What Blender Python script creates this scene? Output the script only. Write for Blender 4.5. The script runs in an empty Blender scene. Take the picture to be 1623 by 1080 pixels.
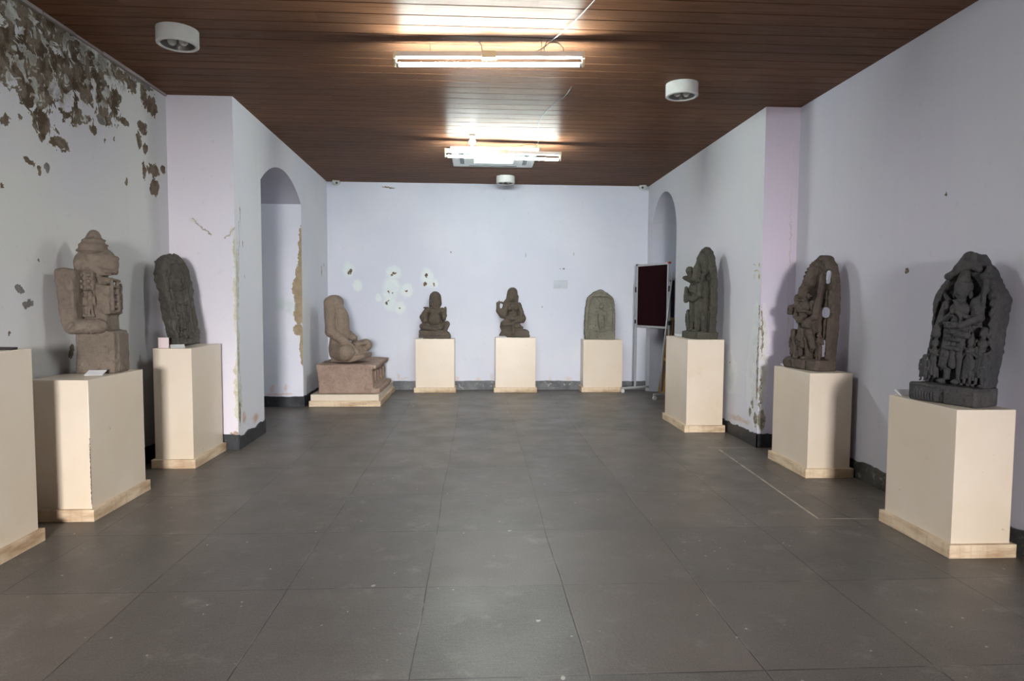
import bpy, bmesh, math, random
import numpy as np
from mathutils import Vector, Matrix, Euler

# ------------------------------------------------------------------ camera, world, light, exposure
SC = bpy.context.scene
COL = SC.collection
PI = math.pi
W, Hh = 1623, 1080
CAMH = 1.32
F_PX, PITCH, YAW, ROLL = 1027.1, 0.0585, 0.0531, 0.0057
cam = bpy.data.cameras.new('camera'); camo = bpy.data.objects.new('camera', cam); COL.objects.link(camo)
cam.sensor_fit = 'HORIZONTAL'; cam.sensor_width = 36.0; cam.lens = F_PX / W * 36.0
cam.clip_start = 0.02
_f = Vector((math.sin(YAW)*math.cos(PITCH), math.cos(YAW)*math.cos(PITCH), -math.sin(PITCH)))
_r0 = Vector((math.cos(YAW), -math.sin(YAW), 0)); _u0 = _r0.cross(_f)
_r = math.cos(ROLL)*_r0 + math.sin(ROLL)*_u0; _u = -math.sin(ROLL)*_r0 + math.cos(ROLL)*_u0
m = Matrix.Identity(4)
for i in range(3):
    m[i][0] = _r[i]; m[i][1] = _u[i]; m[i][2] = -_f[i]
m[0][3], m[1][3], m[2][3] = 0, 0, CAMH
camo.matrix_world = m
SC.camera = camo

world = bpy.data.worlds.new('sky'); SC.world = world; world.use_nodes = True
wn = world.node_tree; wn.nodes.clear()
sky = wn.nodes.new('ShaderNodeTexSky'); sky.sky_type = 'HOSEK_WILKIE'; sky.turbidity = 6
sky.sun_direction = (0.3, -0.4, 0.85)
bg = wn.nodes.new('ShaderNodeBackground'); wo = wn.nodes.new('ShaderNodeOutputWorld')
wn.links.new(sky.outputs[0], bg.inputs[0]); bg.inputs[1].default_value = 0.6
wn.links.new(bg.outputs[0], wo.inputs[0])

def area(name, loc, rot, sx, sy, power, col):
    l = bpy.data.lights.new(name, 'AREA'); l.shape = 'RECTANGLE'; l.size = sx; l.size_y = sy
    l.energy = power; l.color = col
    o = bpy.data.objects.new(name, l); o.location = loc; o.rotation_euler = rot; COL.objects.link(o); return o
# bright hazy sky outside, seen through the entrance doorway far behind the camera
area('outdoor_daylight', (1.05, -12.0, 2.7), (PI/2, 0, 0), 5.0, 2.4, 2700, (1.0, 0.97, 0.94))
TUBE_STRENGTH = 62.0
SC.view_settings.view_transform = 'Standard'; SC.view_settings.look = 'None'
SC.view_settings.gamma = 1.0; SC.view_settings.use_curve_mapping = False
SC.view_settings.exposure = 2.47

# ------------------------------------------------------------------ object helpers
def tag(o, label=None, cat=None, group=None, kind=None):
    if label: o['label'] = label
    if cat: o['category'] = cat
    if group: o['group'] = group
    if kind: o['kind'] = kind
    return o
def empty(name, loc, rz, label, cat, group=None):
    o = bpy.data.objects.new(name, None); COL.objects.link(o)
    o.location = loc; o.rotation_euler = (0, 0, rz); o.empty_display_size = 0.1
    return tag(o, label, cat, group)
def link(name, me, mats, parent=None, smooth=False):
    if not isinstance(mats, (list, tuple)): mats = [mats]
    for mm in mats: me.materials.append(mm)
    if smooth:
        for p in me.polygons: p.use_smooth = True
    o = bpy.data.objects.new(name, me); COL.objects.link(o)
    if parent: o.parent = parent
    return o
class MB:
    def __init__(s): s.bm = bmesh.new()
    def box(s, x0, x1, y0, y1, z0, z1, bev=0, mi=0, M=None):
        vs = [s.bm.verts.new(Vector((x, y, z))) for x in (x0, x1) for y in (y0, y1) for z in (z0, z1)]
        fs = [(0,1,3,2),(4,6,7,5),(0,4,5,1),(2,3,7,6),(0,2,6,4),(1,5,7,3)]
        F = [s.bm.faces.new([vs[i] for i in f]) for f in fs]
        for f in F: f.material_index = mi
        if bev:
            es = list({e for f in F for e in f.edges})
            r = bmesh.ops.bevel(s.bm, geom=es, offset=bev, segments=2, affect='EDGES', profile=.5)
            vs = list({v for f in r['faces'] for v in f.verts} | {v for v in vs if v.is_valid})
        if M is not None: bmesh.ops.transform(s.bm, matrix=M, verts=[v for v in vs if v.is_valid])
        return s
    def tube(s, pts, r, n=8, cap=True, radii=None):
        pts = [Vector(p) for p in pts]; rings = []
        ref = None
        for i, p in enumerate(pts):
            d = (pts[min(i+1, len(pts)-1)] - pts[max(i-1, 0)]).normalized()
            if ref is None:
                ref = Vector((0,0,1)) if abs(d.z) < .9 else Vector((1,0,0))
            a = d.cross(ref).normalized(); b = d.cross(a).normalized(); ref = -b if False else ref
            rr = radii[i] if radii else r
            rings.append([s.bm.verts.new(p + rr*(a*math.cos(t*2*PI/n) + b*math.sin(t*2*PI/n))) for t in range(n)])
        for i in range(len(rings)-1):
            for t in range(n):
                s.bm.faces.new([rings[i][t], rings[i][(t+1)%n], rings[i+1][(t+1)%n], rings[i+1][t]])
        if cap:
            s.bm.faces.new(rings[0][::-1]); s.bm.faces.new(rings[-1])
        return s
    def lathe(s, prof, c=(0,0,0), n=40):
        rings = []
        for r, z in prof:
            if r < 1e-6: rings.append([s.bm.verts.new((c[0], c[1], c[2]+z))])
            else: rings.append([s.bm.verts.new((c[0]+r*math.cos(2*PI*t/n), c[1]+r*math.sin(2*PI*t/n), c[2]+z)) for t in range(n)])
        for a, b in zip(rings, rings[1:]):
            for t in range(n):
                u = (t+1) % n
                if len(a) == 1: s.bm.faces.new([a[0], b[t], b[u]])
                elif len(b) == 1: s.bm.faces.new([a[t], b[0], a[u]])
                else: s.bm.faces.new([a[t], b[t], b[u], a[u]])
        return s
    def poly(s, pts, mi=0):
        f = s.bm.faces.new([s.bm.verts.new(p) for p in pts]); f.material_index = mi; return s
    def build(s, name, mats, parent=None, smooth=False, M=None, norm=True):
        if norm: bmesh.ops.recalc_face_normals(s.bm, faces=s.bm.faces)
        me = bpy.data.meshes.new(name); s.bm.to_mesh(me); s.bm.free()
        if smooth:
            for p in me.polygons: p.use_smooth = True
        o = link(name, me, mats, parent)
        if M is not None: o.matrix_local = M
        return o

# ------------------------------------------------------------------ material helpers
def srgb(r, g, b):
    f = lambda c: (c/255/12.92) if c/255 <= .04045 else ((c/255+.055)/1.055)**2.4
    return (f(r), f(g), f(b), 1)
class NT:
    def __init__(s, name):
        s.m = bpy.data.materials.new(name); s.m.use_nodes = True; s.t = s.m.node_tree
        s.b = s.t.nodes['Principled BSDF']; s._c = None
    def n(s, typ, **kw):
        x = s.t.nodes.new(typ)
        for k, v in kw.items(): setattr(x, k, v)
        return x
    def set(s, sock, v):
        if isinstance(v, bpy.types.NodeSocket): s.t.links.new(v, sock)
        else: sock.default_value = v
    @property
    def pos(s):
        if s._c is None: s._c = s.n('ShaderNodeTexCoord').outputs['Object']
        return s._c
    def math(s, op, a, b=0, c=0, clamp=False):
        x = s.n('ShaderNodeMath', operation=op, use_clamp=clamp)
        s.set(x.inputs[0], a); s.set(x.inputs[1], b); s.set(x.inputs[2], c); return x.outputs[0]
    def vmath(s, op, a, b=(0,0,0), c=(0,0,0)):
        x = s.n('ShaderNodeVectorMath', operation=op)
        s.set(x.inputs[0], a); s.set(x.inputs[1], b)
        if op == 'MULTIPLY_ADD': s.set(x.inputs[2], c)
        return x.outputs['Value'] if op in ('LENGTH','DOT_PRODUCT','DISTANCE') else x.outputs[0]
    def noise(s, scale, detail=3, rough=.55, vec=None, dist=0, col=False):
        x = s.n('ShaderNodeTexNoise'); s.set(x.inputs['Vector'], vec or s.pos)
        x.inputs['Scale'].default_value = scale; x.inputs['Detail'].default_value = detail
        x.inputs['Roughness'].default_value = rough; x.inputs['Distortion'].default_value = dist
        return x.outputs[1 if col else 0]
    def remap(s, v, a, b, lo=0, hi=1, smooth=False):
        x = s.n('ShaderNodeMapRange'); x.clamp = True
        if smooth: x.interpolation_type = 'SMOOTHSTEP'
        s.set(x.inputs[0], v)
        for i, q in zip((1,2,3,4), (a,b,lo,hi)): x.inputs[i].default_value = q
        return x.outputs[0]
    def mix(s, f, a, b):
        x = s.n('ShaderNodeMix', data_type='RGBA')
        s.set(x.inputs[0], f); s.set(x.inputs[6], a); s.set(x.inputs[7], b); return x.outputs[2]
    def bump(s, h, strength=.3, dist=.01, prev=None):
        x = s.n('ShaderNodeBump'); x.inputs['Strength'].default_value = strength; x.inputs['Distance'].default_value = dist
        s.set(x.inputs['Height'], h)
        if prev is not None: s.set(x.inputs['Normal'], prev)
        return x.outputs[0]
    def out(s, col, rough=.6, normal=None, metal=0, spec=None):
        s.set(s.b.inputs['Base Color'], col); s.set(s.b.inputs['Roughness'], rough)
        s.b.inputs['Metallic'].default_value = metal
        if spec is not None: s.b.inputs['Specular IOR Level'].default_value = spec
        if normal is not None: s.set(s.b.inputs['Normal'], normal)
        return s.m
    def blobs(s, uz, L):
        cur = None
        for (u, z, ru, rz) in L:
            v = s.vmath('MULTIPLY_ADD', uz, (1/ru, 1/rz, 0), (-u/ru, -z/rz, 0))
            l = s.vmath('LENGTH', v)
            cur = l if cur is None else s.math('MINIMUM', cur, l)
        return s.math('SUBTRACT', 1.0, cur)
def plain(name, col, rough=.5, metal=0, spec=None, var=.06, scale=8, bump=0):
    t = NT(name); c = srgb(*col)
    n = t.noise(scale, 4)
    dk = tuple(x*(1-var*2) for x in c[:3]) + (1,)
    nn = t.bump(t.noise(scale*20, 3), bump, .002) if bump else None
    return t.out(t.mix(t.remap(n, .35, .65), c, dk), rough, nn, metal, spec)

def plaster(name, base, alt, axis, layers=(), bumps=.25):
    """painted plaster; each layer: (blobs, colour, second colour, noise scale, noise amount, threshold, softness)"""
    t = NT(name); sep = t.n('ShaderNodeSeparateXYZ'); t.set(sep.inputs[0], t.pos)
    cb = t.n('ShaderNodeCombineXYZ'); t.set(cb.inputs[0], sep.outputs[axis]); t.set(cb.inputs[1], sep.outputs[2])
    w1 = t.vmath('SUBTRACT', t.noise(7, 3, .6, None, 0, True), (.5,.5,.5)); w2 = t.vmath('SUBTRACT', t.noise(26, 3, .6, None, 0, True), (.5,.5,.5))
    uz = t.vmath('MULTIPLY_ADD', w2, (.055,.055,0), t.vmath('MULTIPLY_ADD', w1, (.07,.07,0), cb.outputs[0]))
    big = t.noise(.9, 3, .5); 
    col = t.mix(t.remap(big, .38, .62), srgb(*base), srgb(*alt))
    st = t.vmath('MULTIPLY', t.pos, (5, 5, .5)); sn = t.noise(1.6, 4, .6, st)
    col = t.mix(t.math('MULTIPLY', t.remap(sn, .5, .75), .22), col, srgb(base[0]-14, base[1]-10, base[2]-8))
    sp = t.noise(14, 5, .7); col = t.mix(t.math('MULTIPLY', t.remap(sp, .62, .72), .18), col, srgb(150, 146, 150))
    h = t.math('ADD', t.math('MULTIPLY', t.noise(2.2, 4), 1.6), t.math('MULTIPLY', t.noise(38, 4, .6), .25))
    cuts = None
    for (L, c1, c2, sc, amt, thr, soft, depth, *al) in layers:
        f = t.blobs(uz, L)
        nz = t.noise(sc, 5, .62, None, .6)
        f = t.math('ADD', f, t.math('MULTIPLY', t.math('SUBTRACT', nz, .5), amt))
        mk = t.remap(f, thr-soft, thr+soft, 0, al[0] if al else 1)
        c = t.mix(t.remap(t.noise(sc*.8+3, 4, .6, t.vmath('ADD', t.pos, (3.1, 7.7, 1.3))), .42, .56), srgb(*c1), srgb(*c2))
        c = t.mix(t.remap(t.noise(90, 3), .35, .7, 0, .35), c, srgb(*[max(0, q-40) for q in c1]))
        if depth:
            rim = t.math('SUBTRACT', t.remap(f, thr-soft-.10, thr-soft), mk)
            col = t.mix(t.math('MULTIPLY', rim, .35), col, srgb(222, 224, 222))
            h = t.math('SUBTRACT', h, t.math('MULTIPLY', mk, depth))
        col = t.mix(mk, col, c)
    nrm = t.bump(h, bumps, .012)
    return t.out(col, .78, nrm, spec=.22)

def stone(name, c1, c2, c3, rough=.75, light=None, gloss=None):
    t = NT(name)
    n1 = t.noise(7, 5, .6); n2 = t.noise(28, 5, .65); n3 = t.noise(140, 3, .7)
    col = t.mix(t.remap(n1, .35, .65), srgb(*c1), srgb(*c2))
    col = t.mix(t.remap(n2, .5, .72, 0, .8), col, srgb(*c3))
    col = t.mix(t.remap(n3, .55, .75, 0, .35), col, srgb(*[min(255, q+30) for q in c2]))
    if light: col = t.mix(t.remap(t.noise(16, 5, .75), .63, .72, 0, .8), col, srgb(*light))
    n4 = t.noise(55, 4, .7)
    h = t.math('ADD', t.math('ADD', t.math('MULTIPLY', n2, 1.2), t.math('MULTIPLY', n4, .9)), t.math('MULTIPLY', n3, .4))
    return t.out(col, rough, t.bump(h, .85, .009), spec=.3)
# ------------------------------------------------------------------ materials
LW_BIG = [(3.936,2.688,.231,.18),(4.188,2.911,.233,.153),(4.169,2.567,.196,.153),(4.172,2.417,.127,.096),(4.391,2.815,.257,.181),(4.625,2.835,.251,.191),(4.54,2.539,.193,.067),(4.882,2.79,.2,.189),(5.145,3.059,.196,.118),(4.253,3.051,.24,.078),(3.977,2.969,.208,.109),(3.5,2.95,.4,.22),(2.9,2.9,.4,.2)]
LW_SMALL = [(4.364,2.319,.095,.044),(3.881,2.326,.045,.039),(5.124,2.675,.089,.028),(5.446,2.967,.06,.111),(5.523,2.916,.062,.072),(5.605,2.904,.053,.093),(5.411,2.695,.07,.066),(5.356,2.572,.039,.074),(5.452,2.541,.05,.036),(5.413,2.362,.04,.07),(5.567,2.398,.095,.057),(5.719,2.439,.045,.037),(5.58,2.251,.074,.067),(5.144,2.228,.018,.029),(4.047,2.151,.033,.015),(4.09,2.138,.039,.015),(4.155,2.102,.023,.034),(3.85,1.134,.01,.011),(3.837,1.958,.014,.014),(4.737,2.508,.038,.035),(4.881,2.47,.016,.023),(4.996,2.498,.016,.023),(4.002,2.395,.016,.014),(4.421,.969,.03,.05)]
LW_GREY = [(3.949,1.384,.042,.03),(4.009,1.295,.065,.03),(4.233,2.141,.03,.024),(5.392,3.058,.138,.035),(5.519,3.04,.083,.025),(4.833,2.599,.062,.035),(4.12,1.56,.012,.012)]
LW_MOULD = [(3.8,3.0,.35,.16),(4.35,3.03,.5,.09),(4.8,2.98,.4,.14),(4.2,2.75,.3,.25),(3.3,2.9,.5,.3)]
M_wall_left = plaster('wall_left_plaster', (198,198,198), (194,192,202), 1, [
    (LW_MOULD, (138,132,120), (110,106,96), 7, 2.6, .35, .2, 0, .85),
    (LW_BIG, (78,64,49), (120,108,94), 10, 4.2, .12, .05, 1.3),
    (LW_BIG, (186,187,186), (150,146,138), 13, 5.0, .95, .06, 0, .95),
    (LW_SMALL, (94,80,66), (118,106,92), 15, 2.2, .05, .07, 1.0),
    (LW_GREY, (128,124,124), (112,108,106), 14, 1.2, .1, .08, .8)])
def trail(pts, r, aspect=1.0):
    out = []
    for (a, b), (c, d) in zip(pts, pts[1:]):
        L = math.hypot(c-a, d-b); k = max(1, int(L/(r*1.0)))
        for i in range(k): out.append((round(a+(c-a)*i/k, 4), round(b+(d-b)*i/k, 4), r*aspect, r))
    return out
CRACK = trail([(-2.48,2.04),(-2.44,1.99),(-2.39,1.95),(-2.35,1.935),(-2.31,1.885)], .008) + trail([(-2.20,1.87),(-2.16,1.90),(-2.12,1.96)], .008)
M_face_left = plaster('pier_plaster', (213,207,216), (208,206,218), 0, [
    ([(-2.122,1.305,.022,.3),(-2.122,.55,.03,.4),(-2.119,1.745,.014,.22)], (184,180,160), (206,204,192), 12, 1.0, .2, .2, .3),
    (CRACK, (160,150,132), (120,112,96), 30, 1.6, .1, .4, .6, .8), ([(-2.47,2.02,.03,.018),(-2.14,1.93,.02,.05)], (196,194,178), (190,190,180), 12, 1, .1, .4, 0, .6),
    ([(-2.149,.15,.05,.014)], (150,124,108), (180,160,150), 20, 1.0, .1, .2, .4)])
M_side_left = plaster('side_wall_plaster', (214,214,219), (207,209,219), 1, [
    ([(5.953,2.341,.008,.1),(5.925,2.16,.01,.12),(6.55,1.3,.015,.9)], (214,222,218), (205,214,210), 10, .6, .1, .3, 0),
    ([(5.955,2.10,.005,.12),(5.925,1.92,.006,.12),(5.90,1.70,.006,.14)], (120,104,92), (150,140,128), 20, 1.0, .1, .3, .8),
    ([(5.86,1.5,.04,.4),(5.85,1.0,.05,.4),(5.87,.45,.07,.25)], (184,184,168), (204,206,200), 11, 1.6, .25, .2, .5),
    ([(5.86,.33,.025,.12),(5.85,.8,.012,.16),(6.02,1.84,.012,.03),(6.05,1.55,.01,.02),(9.35,1.75,.03,.09),(9.5,1.85,.02,.03)], (120,108,88), (165,156,140), 18, 1.6, .2, .12, 1),
    ([(6.3,.2,.1,.05),(5.97,.26,.05,.06)], (206,178,166), (190,160,150), 12, 1.2, .15, .4, 0)])
M_jamb_left = plaster('jamb_plaster', (219,219,231), (212,213,226), 0, [
    ([(-2.19,1.95,.03,.35),(-2.22,1.62,.05,.16),(-2.235,1.5,.075,.15),(-2.215,1.342,.08,.2),(-2.22,1.146,.08,.13),(-2.235,.97,.07,.07),(-2.188,.75,.028,.3)], (168,150,126), (152,136,114), 9, .9, .1, .05, .8),
    ([(-2.45,1.28,.08,.1),(-2.33,1.25,.06,.1)], (212,222,222), (206,214,218), 8, 1.0, .2, .4, 0),
    ([(-2.57,.23,.02,.05),(-2.40,.24,.02,.05),(-2.5,.165,.2,.012)], (206,166,148), (215,184,170), 16, 1.4, .1, .4, 0, .6)])
HOLES = [(-1.891,1.762,.028,.037),(-1.919,1.743,.018,.028),(-1.241,1.749,.037,.017),(-1.283,1.721,.017,.015),(-1.327,1.467,.014,.018),(-1.271,1.444,.011,.011),(-1.351,1.298,.019,.033),(-1.327,1.331,.009,.009),(-1.16,1.219,.015,.013),(-1.068,1.482,.026,.011),(-.765,1.715,.023,.033),(-.789,1.593,.028,.031),(-.653,1.575,.019,.031),(-1.318,3.01,.1,.012),(-.399,2.061,.011,.012),(1.242,1.845,.008,.009),(1.299,1.845,.009,.008),(.979,1.254,.01,.009)]
BLOT = [(-1.919,1.79,.093,.112),(-1.782,1.558,.065,.084),(-1.251,1.758,.112,.103),(-1.289,1.514,.13,.187),(-1.309,1.308,.093,.132),(-1.16,1.233,.093,.094),(-1.056,1.497,.094,.103),(-.746,1.687,.103,.15),(-.653,1.594,.075,.075),(-1.476,1.373,.056,.057)]
SALT = [(-1.183,.191,.022,.05),(-.304,.172,.038,.03),(.21,.191,.02,.06),(1.104,.171,.019,.048),(1.374,.17,.05,.03),(-1.108,.162,.07,.012),(.0,.16,.05,.02)]
M_wall_back = plaster('wall_back_plaster', (208,210,222), (200,203,217), 0, [
    (BLOT, (222,230,230), (216,225,228), 5, .5, .05, .22, 0, .8),
    (SALT, (206,172,160), (216,192,184), 16, 1.4, .1, .5, 0, .55),
    ([(.715,2.038,.006,.03),(1.45,2.045,.006,.03)], (170,168,160), (150,150,140), 30, .8, 0, .4, 0),
    (HOLES, (118,98,84), (96,78,66), 40, 1.6, .0, .2, .9)], .2)
M_wall_right = plaster('wall_right_plaster', (199,198,208), (197,194,209), 1, [
    ([(3.19,2.72,.012,.03),(3.2,2.62,.006,.014),(3.9,2.0,.012,.014),(4.25,1.55,.02,.02)], (92,80,66), (120,110,95), 30, .8, .05, .2, .8),
    ([(3.25,1.58,.08,.05)], (186,190,186), (180,184,182), 9, .8, .1, .4, 0)], .2)
M_face_right = plaster('pier_plaster_right', (206,195,211), (202,196,213), 0, [
    ([(2.60,.987,.045,.3),(2.61,.65,.04,.3)], (214,214,212), (200,198,192), 11, 1.6, .2, .3, .3),
    ([(2.583,1.217,.01,.10),(2.59,1.0,.012,.2),(2.60,.25,.05,.13),(2.59,.5,.012,.2)], (128,120,104), (160,154,142), 22, 1.9, .2, .15, .8),
    ([(2.828,1.9,.004,.6),(2.826,1.2,.004,.4)], (172,152,138), (156,138,124), 12, .5, 0, .5, .1, .45)])
M_side_right = plaster('side_wall_plaster_right', (204,205,209), (200,200,210), 1, [
    ([(5.87,.62,.14,.36),(5.86,1.05,.07,.25),(6.45,.62,.14,.18)], (212,216,218), (202,206,208), 7, 1.2, .2, .4, .2),
    ([(5.80,1.25,.014,.10),(5.80,1.0,.012,.2),(5.81,.65,.016,.3),(5.90,.385,.03,.06),(5.95,.30,.03,.06),(5.82,.25,.05,.08),(6.46,.72,.02,.008)], (112,100,84), (150,142,128), 22, 1.7, .2, .12, .9),
    ([(5.874,1.622,.05,.006),(5.925,1.566,.008,.03),(5.83,1.562,.008,.03),(5.925,1.68,.03,.004),(5.83,1.68,.01,.02)], (178,160,110), (160,146,110), 30, .8, 0, .3, 0),
    ([(6.2,.19,.25,.03)], (190,170,160), (200,190,190), 14, 1.0, .1, .4, 0)])
M_recess = plaster('recess_plaster', (190,192,206), (183,185,200), 1, [])
M_soffit = plaster('arch_soffit_plaster', (191,189,201), (183,183,195), 1, [])

def floor_mat():
    t = NT('dark_stone_slabs'); sep = t.n('ShaderNodeSeparateXYZ'); t.set(sep.inputs[0], t.pos)
    wob = t.math('MULTIPLY', t.math('SUBTRACT', t.noise(.8, 2), .5), .05)
    X = t.math('ADD', sep.outputs[0], wob); Yv = t.math('ADD', sep.outputs[1], t.math('MULTIPLY', wob, .6))
    u = t.math('DIVIDE', t.math('ADD', X, 10*.635+.235), .635); v = t.math('DIVIDE', t.math('ADD', Yv, 10*.736-2.21), .736)
    fu = t.math('FRACT', u); fv = t.math('FRACT', v); iu = t.math('FLOOR', u); iv = t.math('FLOOR', v)
    def line(f, w):
        d = t.math('MINIMUM', f, t.math('SUBTRACT', 1.0, f)); return t.remap(d, w*.4, w, 1, 0)
    g = t.math('MAXIMUM', line(fu, .0062), line(fv, .0055))
    ci = t.n('ShaderNodeCombineXYZ'); t.set(ci.inputs[0], iu); t.set(ci.inputs[1], iv)
    wn_ = t.n('ShaderNodeTexWhiteNoise', noise_dimensions='3D'); t.set(wn_.inputs['Vector'], ci.outputs[0])
    r = wn_.outputs[0]
    base = t.mix(r, srgb(88,79,74), srgb(74,71,68))
    cl = t.noise(1.7, 5, .65); base = t.mix(t.remap(cl, .35, .7, 0, .5), base, srgb(100,94,89))
    sc = t.noise(6, 5, .7, t.vmath('MULTIPLY', t.pos, (1, 3, 1))); base = t.mix(t.remap(sc, .58, .75, 0, .35), base, srgb(104,98,93))
    fine = t.noise(160, 3, .7); base = t.mix(t.remap(fine, .46, .66, 0, .75), base, srgb(114,106,99))
    rr = t.math('MULTIPLY', r, 2.2)
    ch = t.vmath('ADD', t.vmath('MULTIPLY', t.pos, (9, 70, 1)), t.vmath('MULTIPLY', wn_.outputs[1], (40, 40, 0)))
    base = t.mix(t.math('MULTIPLY', t.remap(t.noise(1.5, 3, .7, ch), .45, .7, 0, .45), r), base, srgb(62,56,53))
    base = t.mix(t.remap(t.noise(4.5, 5, .75, t.vmath('ADD', t.pos, (8, 3, 0))), .56, .70, 0, .35), base, srgb(134,130,126))
    # white paint drips and chips
    vor = t.n('ShaderNodeTexVoronoi'); t.set(vor.inputs['Vector'], t.vmath('ADD', t.pos, t.vmath('MULTIPLY', t.noise(40, 2, .6, None, 0, True), (.03, .03, 0)))); vor.inputs['Scale'].default_value = 4.2
    sp = t.math('MULTIPLY', t.remap(vor.outputs['Distance'], .030, .050, 1, 0), t.remap(t.noise(9, 1), .50, .55))
    vor2 = t.n('ShaderNodeTexVoronoi'); t.set(vor2.inputs['Vector'], t.vmath('ADD', t.pos, (5.3, 2.2, 0))); vor2.inputs['Scale'].default_value = 13
    sp2 = t.math('MULTIPLY', t.remap(vor2.outputs['Distance'], .05, .08, 1, 0), t.remap(t.noise(2.1, 2), .5, .56))
    sp = t.math('MULTIPLY', t.math('MAXIMUM', sp, sp2), .75)
    # joints: mostly dark, here and there pale with old mortar
    gl = t.remap(t.noise(2.6, 3, .6), .58, .68)
    gcol = t.mix(gl, srgb(42,39,37), srgb(124,116,108))
    col = t.mix(t.math('MULTIPLY', g, t.remap(t.noise(3.3, 3), .36, .58, .3, 1)), base, gcol)
    col = t.mix(sp, col, srgb(190,182,172))
    # the pale mortar line of the slab let in beside the right-hand pedestals
    def seg(a, b, w):   # distance to a segment in X/Y
        ax, ay = a; bx, by = b; L2 = (bx-ax)**2+(by-ay)**2
        px = t.math('SUBTRACT', sep.outputs[0], ax); py = t.math('SUBTRACT', sep.outputs[1], ay)
        h = t.math('DIVIDE', t.math('ADD', t.math('MULTIPLY', px, bx-ax), t.math('MULTIPLY', py, by-ay)), L2, clamp=True)
        dx = t.math('SUBTRACT', px, t.math('MULTIPLY', h, bx-ax)); dy = t.math('SUBTRACT', py, t.math('MULTIPLY', h, by-ay))
        d = t.math('SQRT', t.math('ADD', t.math('MULTIPLY', dx, dx), t.math('MULTIPLY', dy, dy)))
        return t.remap(d, w*.5, w, 1, 0)
    s1 = t.math('MAXIMUM', seg((2.19,5.70),(2.10,3.82),.010), t.math('MAXIMUM', seg((2.10,3.82),(2.60,3.80),.006), seg((2.12,5.78),(2.57,5.76),.007)))
    s1 = t.math('MULTIPLY', s1, t.remap(t.noise(7, 4, .7), .38, .55, .2, .95))
    col = t.mix(s1, col, srgb(176,164,148))
    hgt = t.math('SUBTRACT', t.math('ADD', t.math('MULTIPLY', t.noise(60, 4, .6), .5), t.math('MULTIPLY', t.noise(5, 3), .8)), t.math('MULTIPLY', g, 1.2))
    rg = t.remap(t.noise(3, 4), .3, .7, 0.36, 0.5)
    return t.out(col, rg, t.bump(hgt, .3, .006), spec=.42)
M_floor = floor_mat()

def ceiling_mat():
    t = NT('varnished_ceiling_boards'); sep = t.n('ShaderNodeSeparateXYZ'); t.set(sep.inputs[0], t.pos)
    v = t.math('DIVIDE', sep.outputs[1], .147); iv = t.math('FLOOR', v)
    seg = t.math('FLOOR', t.math('DIVIDE', t.math('ADD', sep.outputs[0], t.math('MULTIPLY', t.math('FRACT', t.math('MULTIPLY', iv, .377)), 1.8)), 1.8))
    ci = t.n('ShaderNodeCombineXYZ'); t.set(ci.inputs[0], seg); t.set(ci.inputs[1], iv)
    wn_ = t.n('ShaderNodeTexWhiteNoise', noise_dimensions='3D'); t.set(wn_.inputs['Vector'], ci.outputs[0])
    st = t.vmath('ADD', t.vmath('MULTIPLY', t.pos, (1.2, 22, 1)), t.vmath('MULTIPLY', wn_.outputs[1], (30, 30, 0)))
    gr = t.noise(2.2, 5, .6, st, .8)
    col = t.mix(wn_.outputs[0], srgb(121,84,60), srgb(109,77,57))
    col = t.mix(t.remap(gr, .4, .68, 0, .5), col, srgb(66,44,32))
    kn = t.n('ShaderNodeTexVoronoi'); t.set(kn.inputs['Vector'], t.vmath('MULTIPLY', t.pos, (1.2, 3.6, 1))); kn.inputs['Scale'].default_value = 1.6
    col = t.mix(t.remap(kn.outputs['Distance'], .03, .09, .7, 0), col, srgb(60,38,28))
    tg = t.n('ShaderNodeCombineXYZ'); tg.inputs[1].default_value = 1.0
    t.b.inputs['Anisotropic'].default_value = .8; t.set(t.b.inputs['Tangent'], tg.outputs[0])
    return t.out(col, t.remap(gr, .3, .7, .42, .52), t.bump(t.math('ADD', gr, t.math('MULTIPLY', t.noise(2.5, 2), 1.5)), .12, .006), spec=.17)
M_ceil = ceiling_mat()
M_groove = plain('ceiling_backing', (24,14,10), .9)

def base_mat(name, c1, c2, c3, thr):
    t = NT(name); n = t.noise(5, 5, .65); n2 = t.noise(17, 5, .7)
    col = t.mix(t.remap(n, .4, .62), srgb(*c1), srgb(*c2)); col = t.mix(t.remap(n2, thr, thr+.07, 0, .8), col, srgb(*c3))
    return t.out(col, t.remap(n, .3, .7, .3, .6), t.bump(n2, .3, .006), spec=.4)
M_base_dark = base_mat('black_stone_skirting', (34,36,40), (50,53,58), (104,102,96), .62)
M_base_grey = base_mat('worn_grey_skirting', (96,98,102), (70,73,78), (168,164,158), .58)
M_base_right = base_mat('worn_black_skirting', (52,52,52), (78,78,76), (128,124,118), .56)

def cream_mat(name, c):
    t = NT(name); n = t.noise(1.5, 4, .6); f = t.noise(230, 2)
    col = t.mix(t.remap(n, .35, .7), srgb(*c), srgb(c[0]-8, c[1]-11, c[2]-17))
    col = t.mix(t.remap(t.noise(3.2, 4, .7), .62, .74, 0, .3), col, srgb(196,172,128))
    col = t.mix(t.remap(t.noise(24, 3), .73, .76, 0, .5), col, srgb(130,104,82))
    return t.out(col, .33, t.bump(f, .06, .001), spec=.45)
M_cream = cream_mat('cream_laminate', (212,199,184))
def skirt_mat():
    t = NT('stained_cream_skirting'); n = t.noise(2.4, 5, .65, t.vmath('MULTIPLY', t.pos, (1, 1, 5)))
    g = t.noise(3, 4, .6, t.vmath('MULTIPLY', t.pos, (9, 9, .6)))
    col = t.mix(t.remap(n, .42, .68), srgb(212,192,166), srgb(160,130,100))
    col = t.mix(t.remap(g, .5, .75, 0, .35), col, srgb(140,112,86))
    return t.out(col, .55, None, spec=.3)
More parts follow.
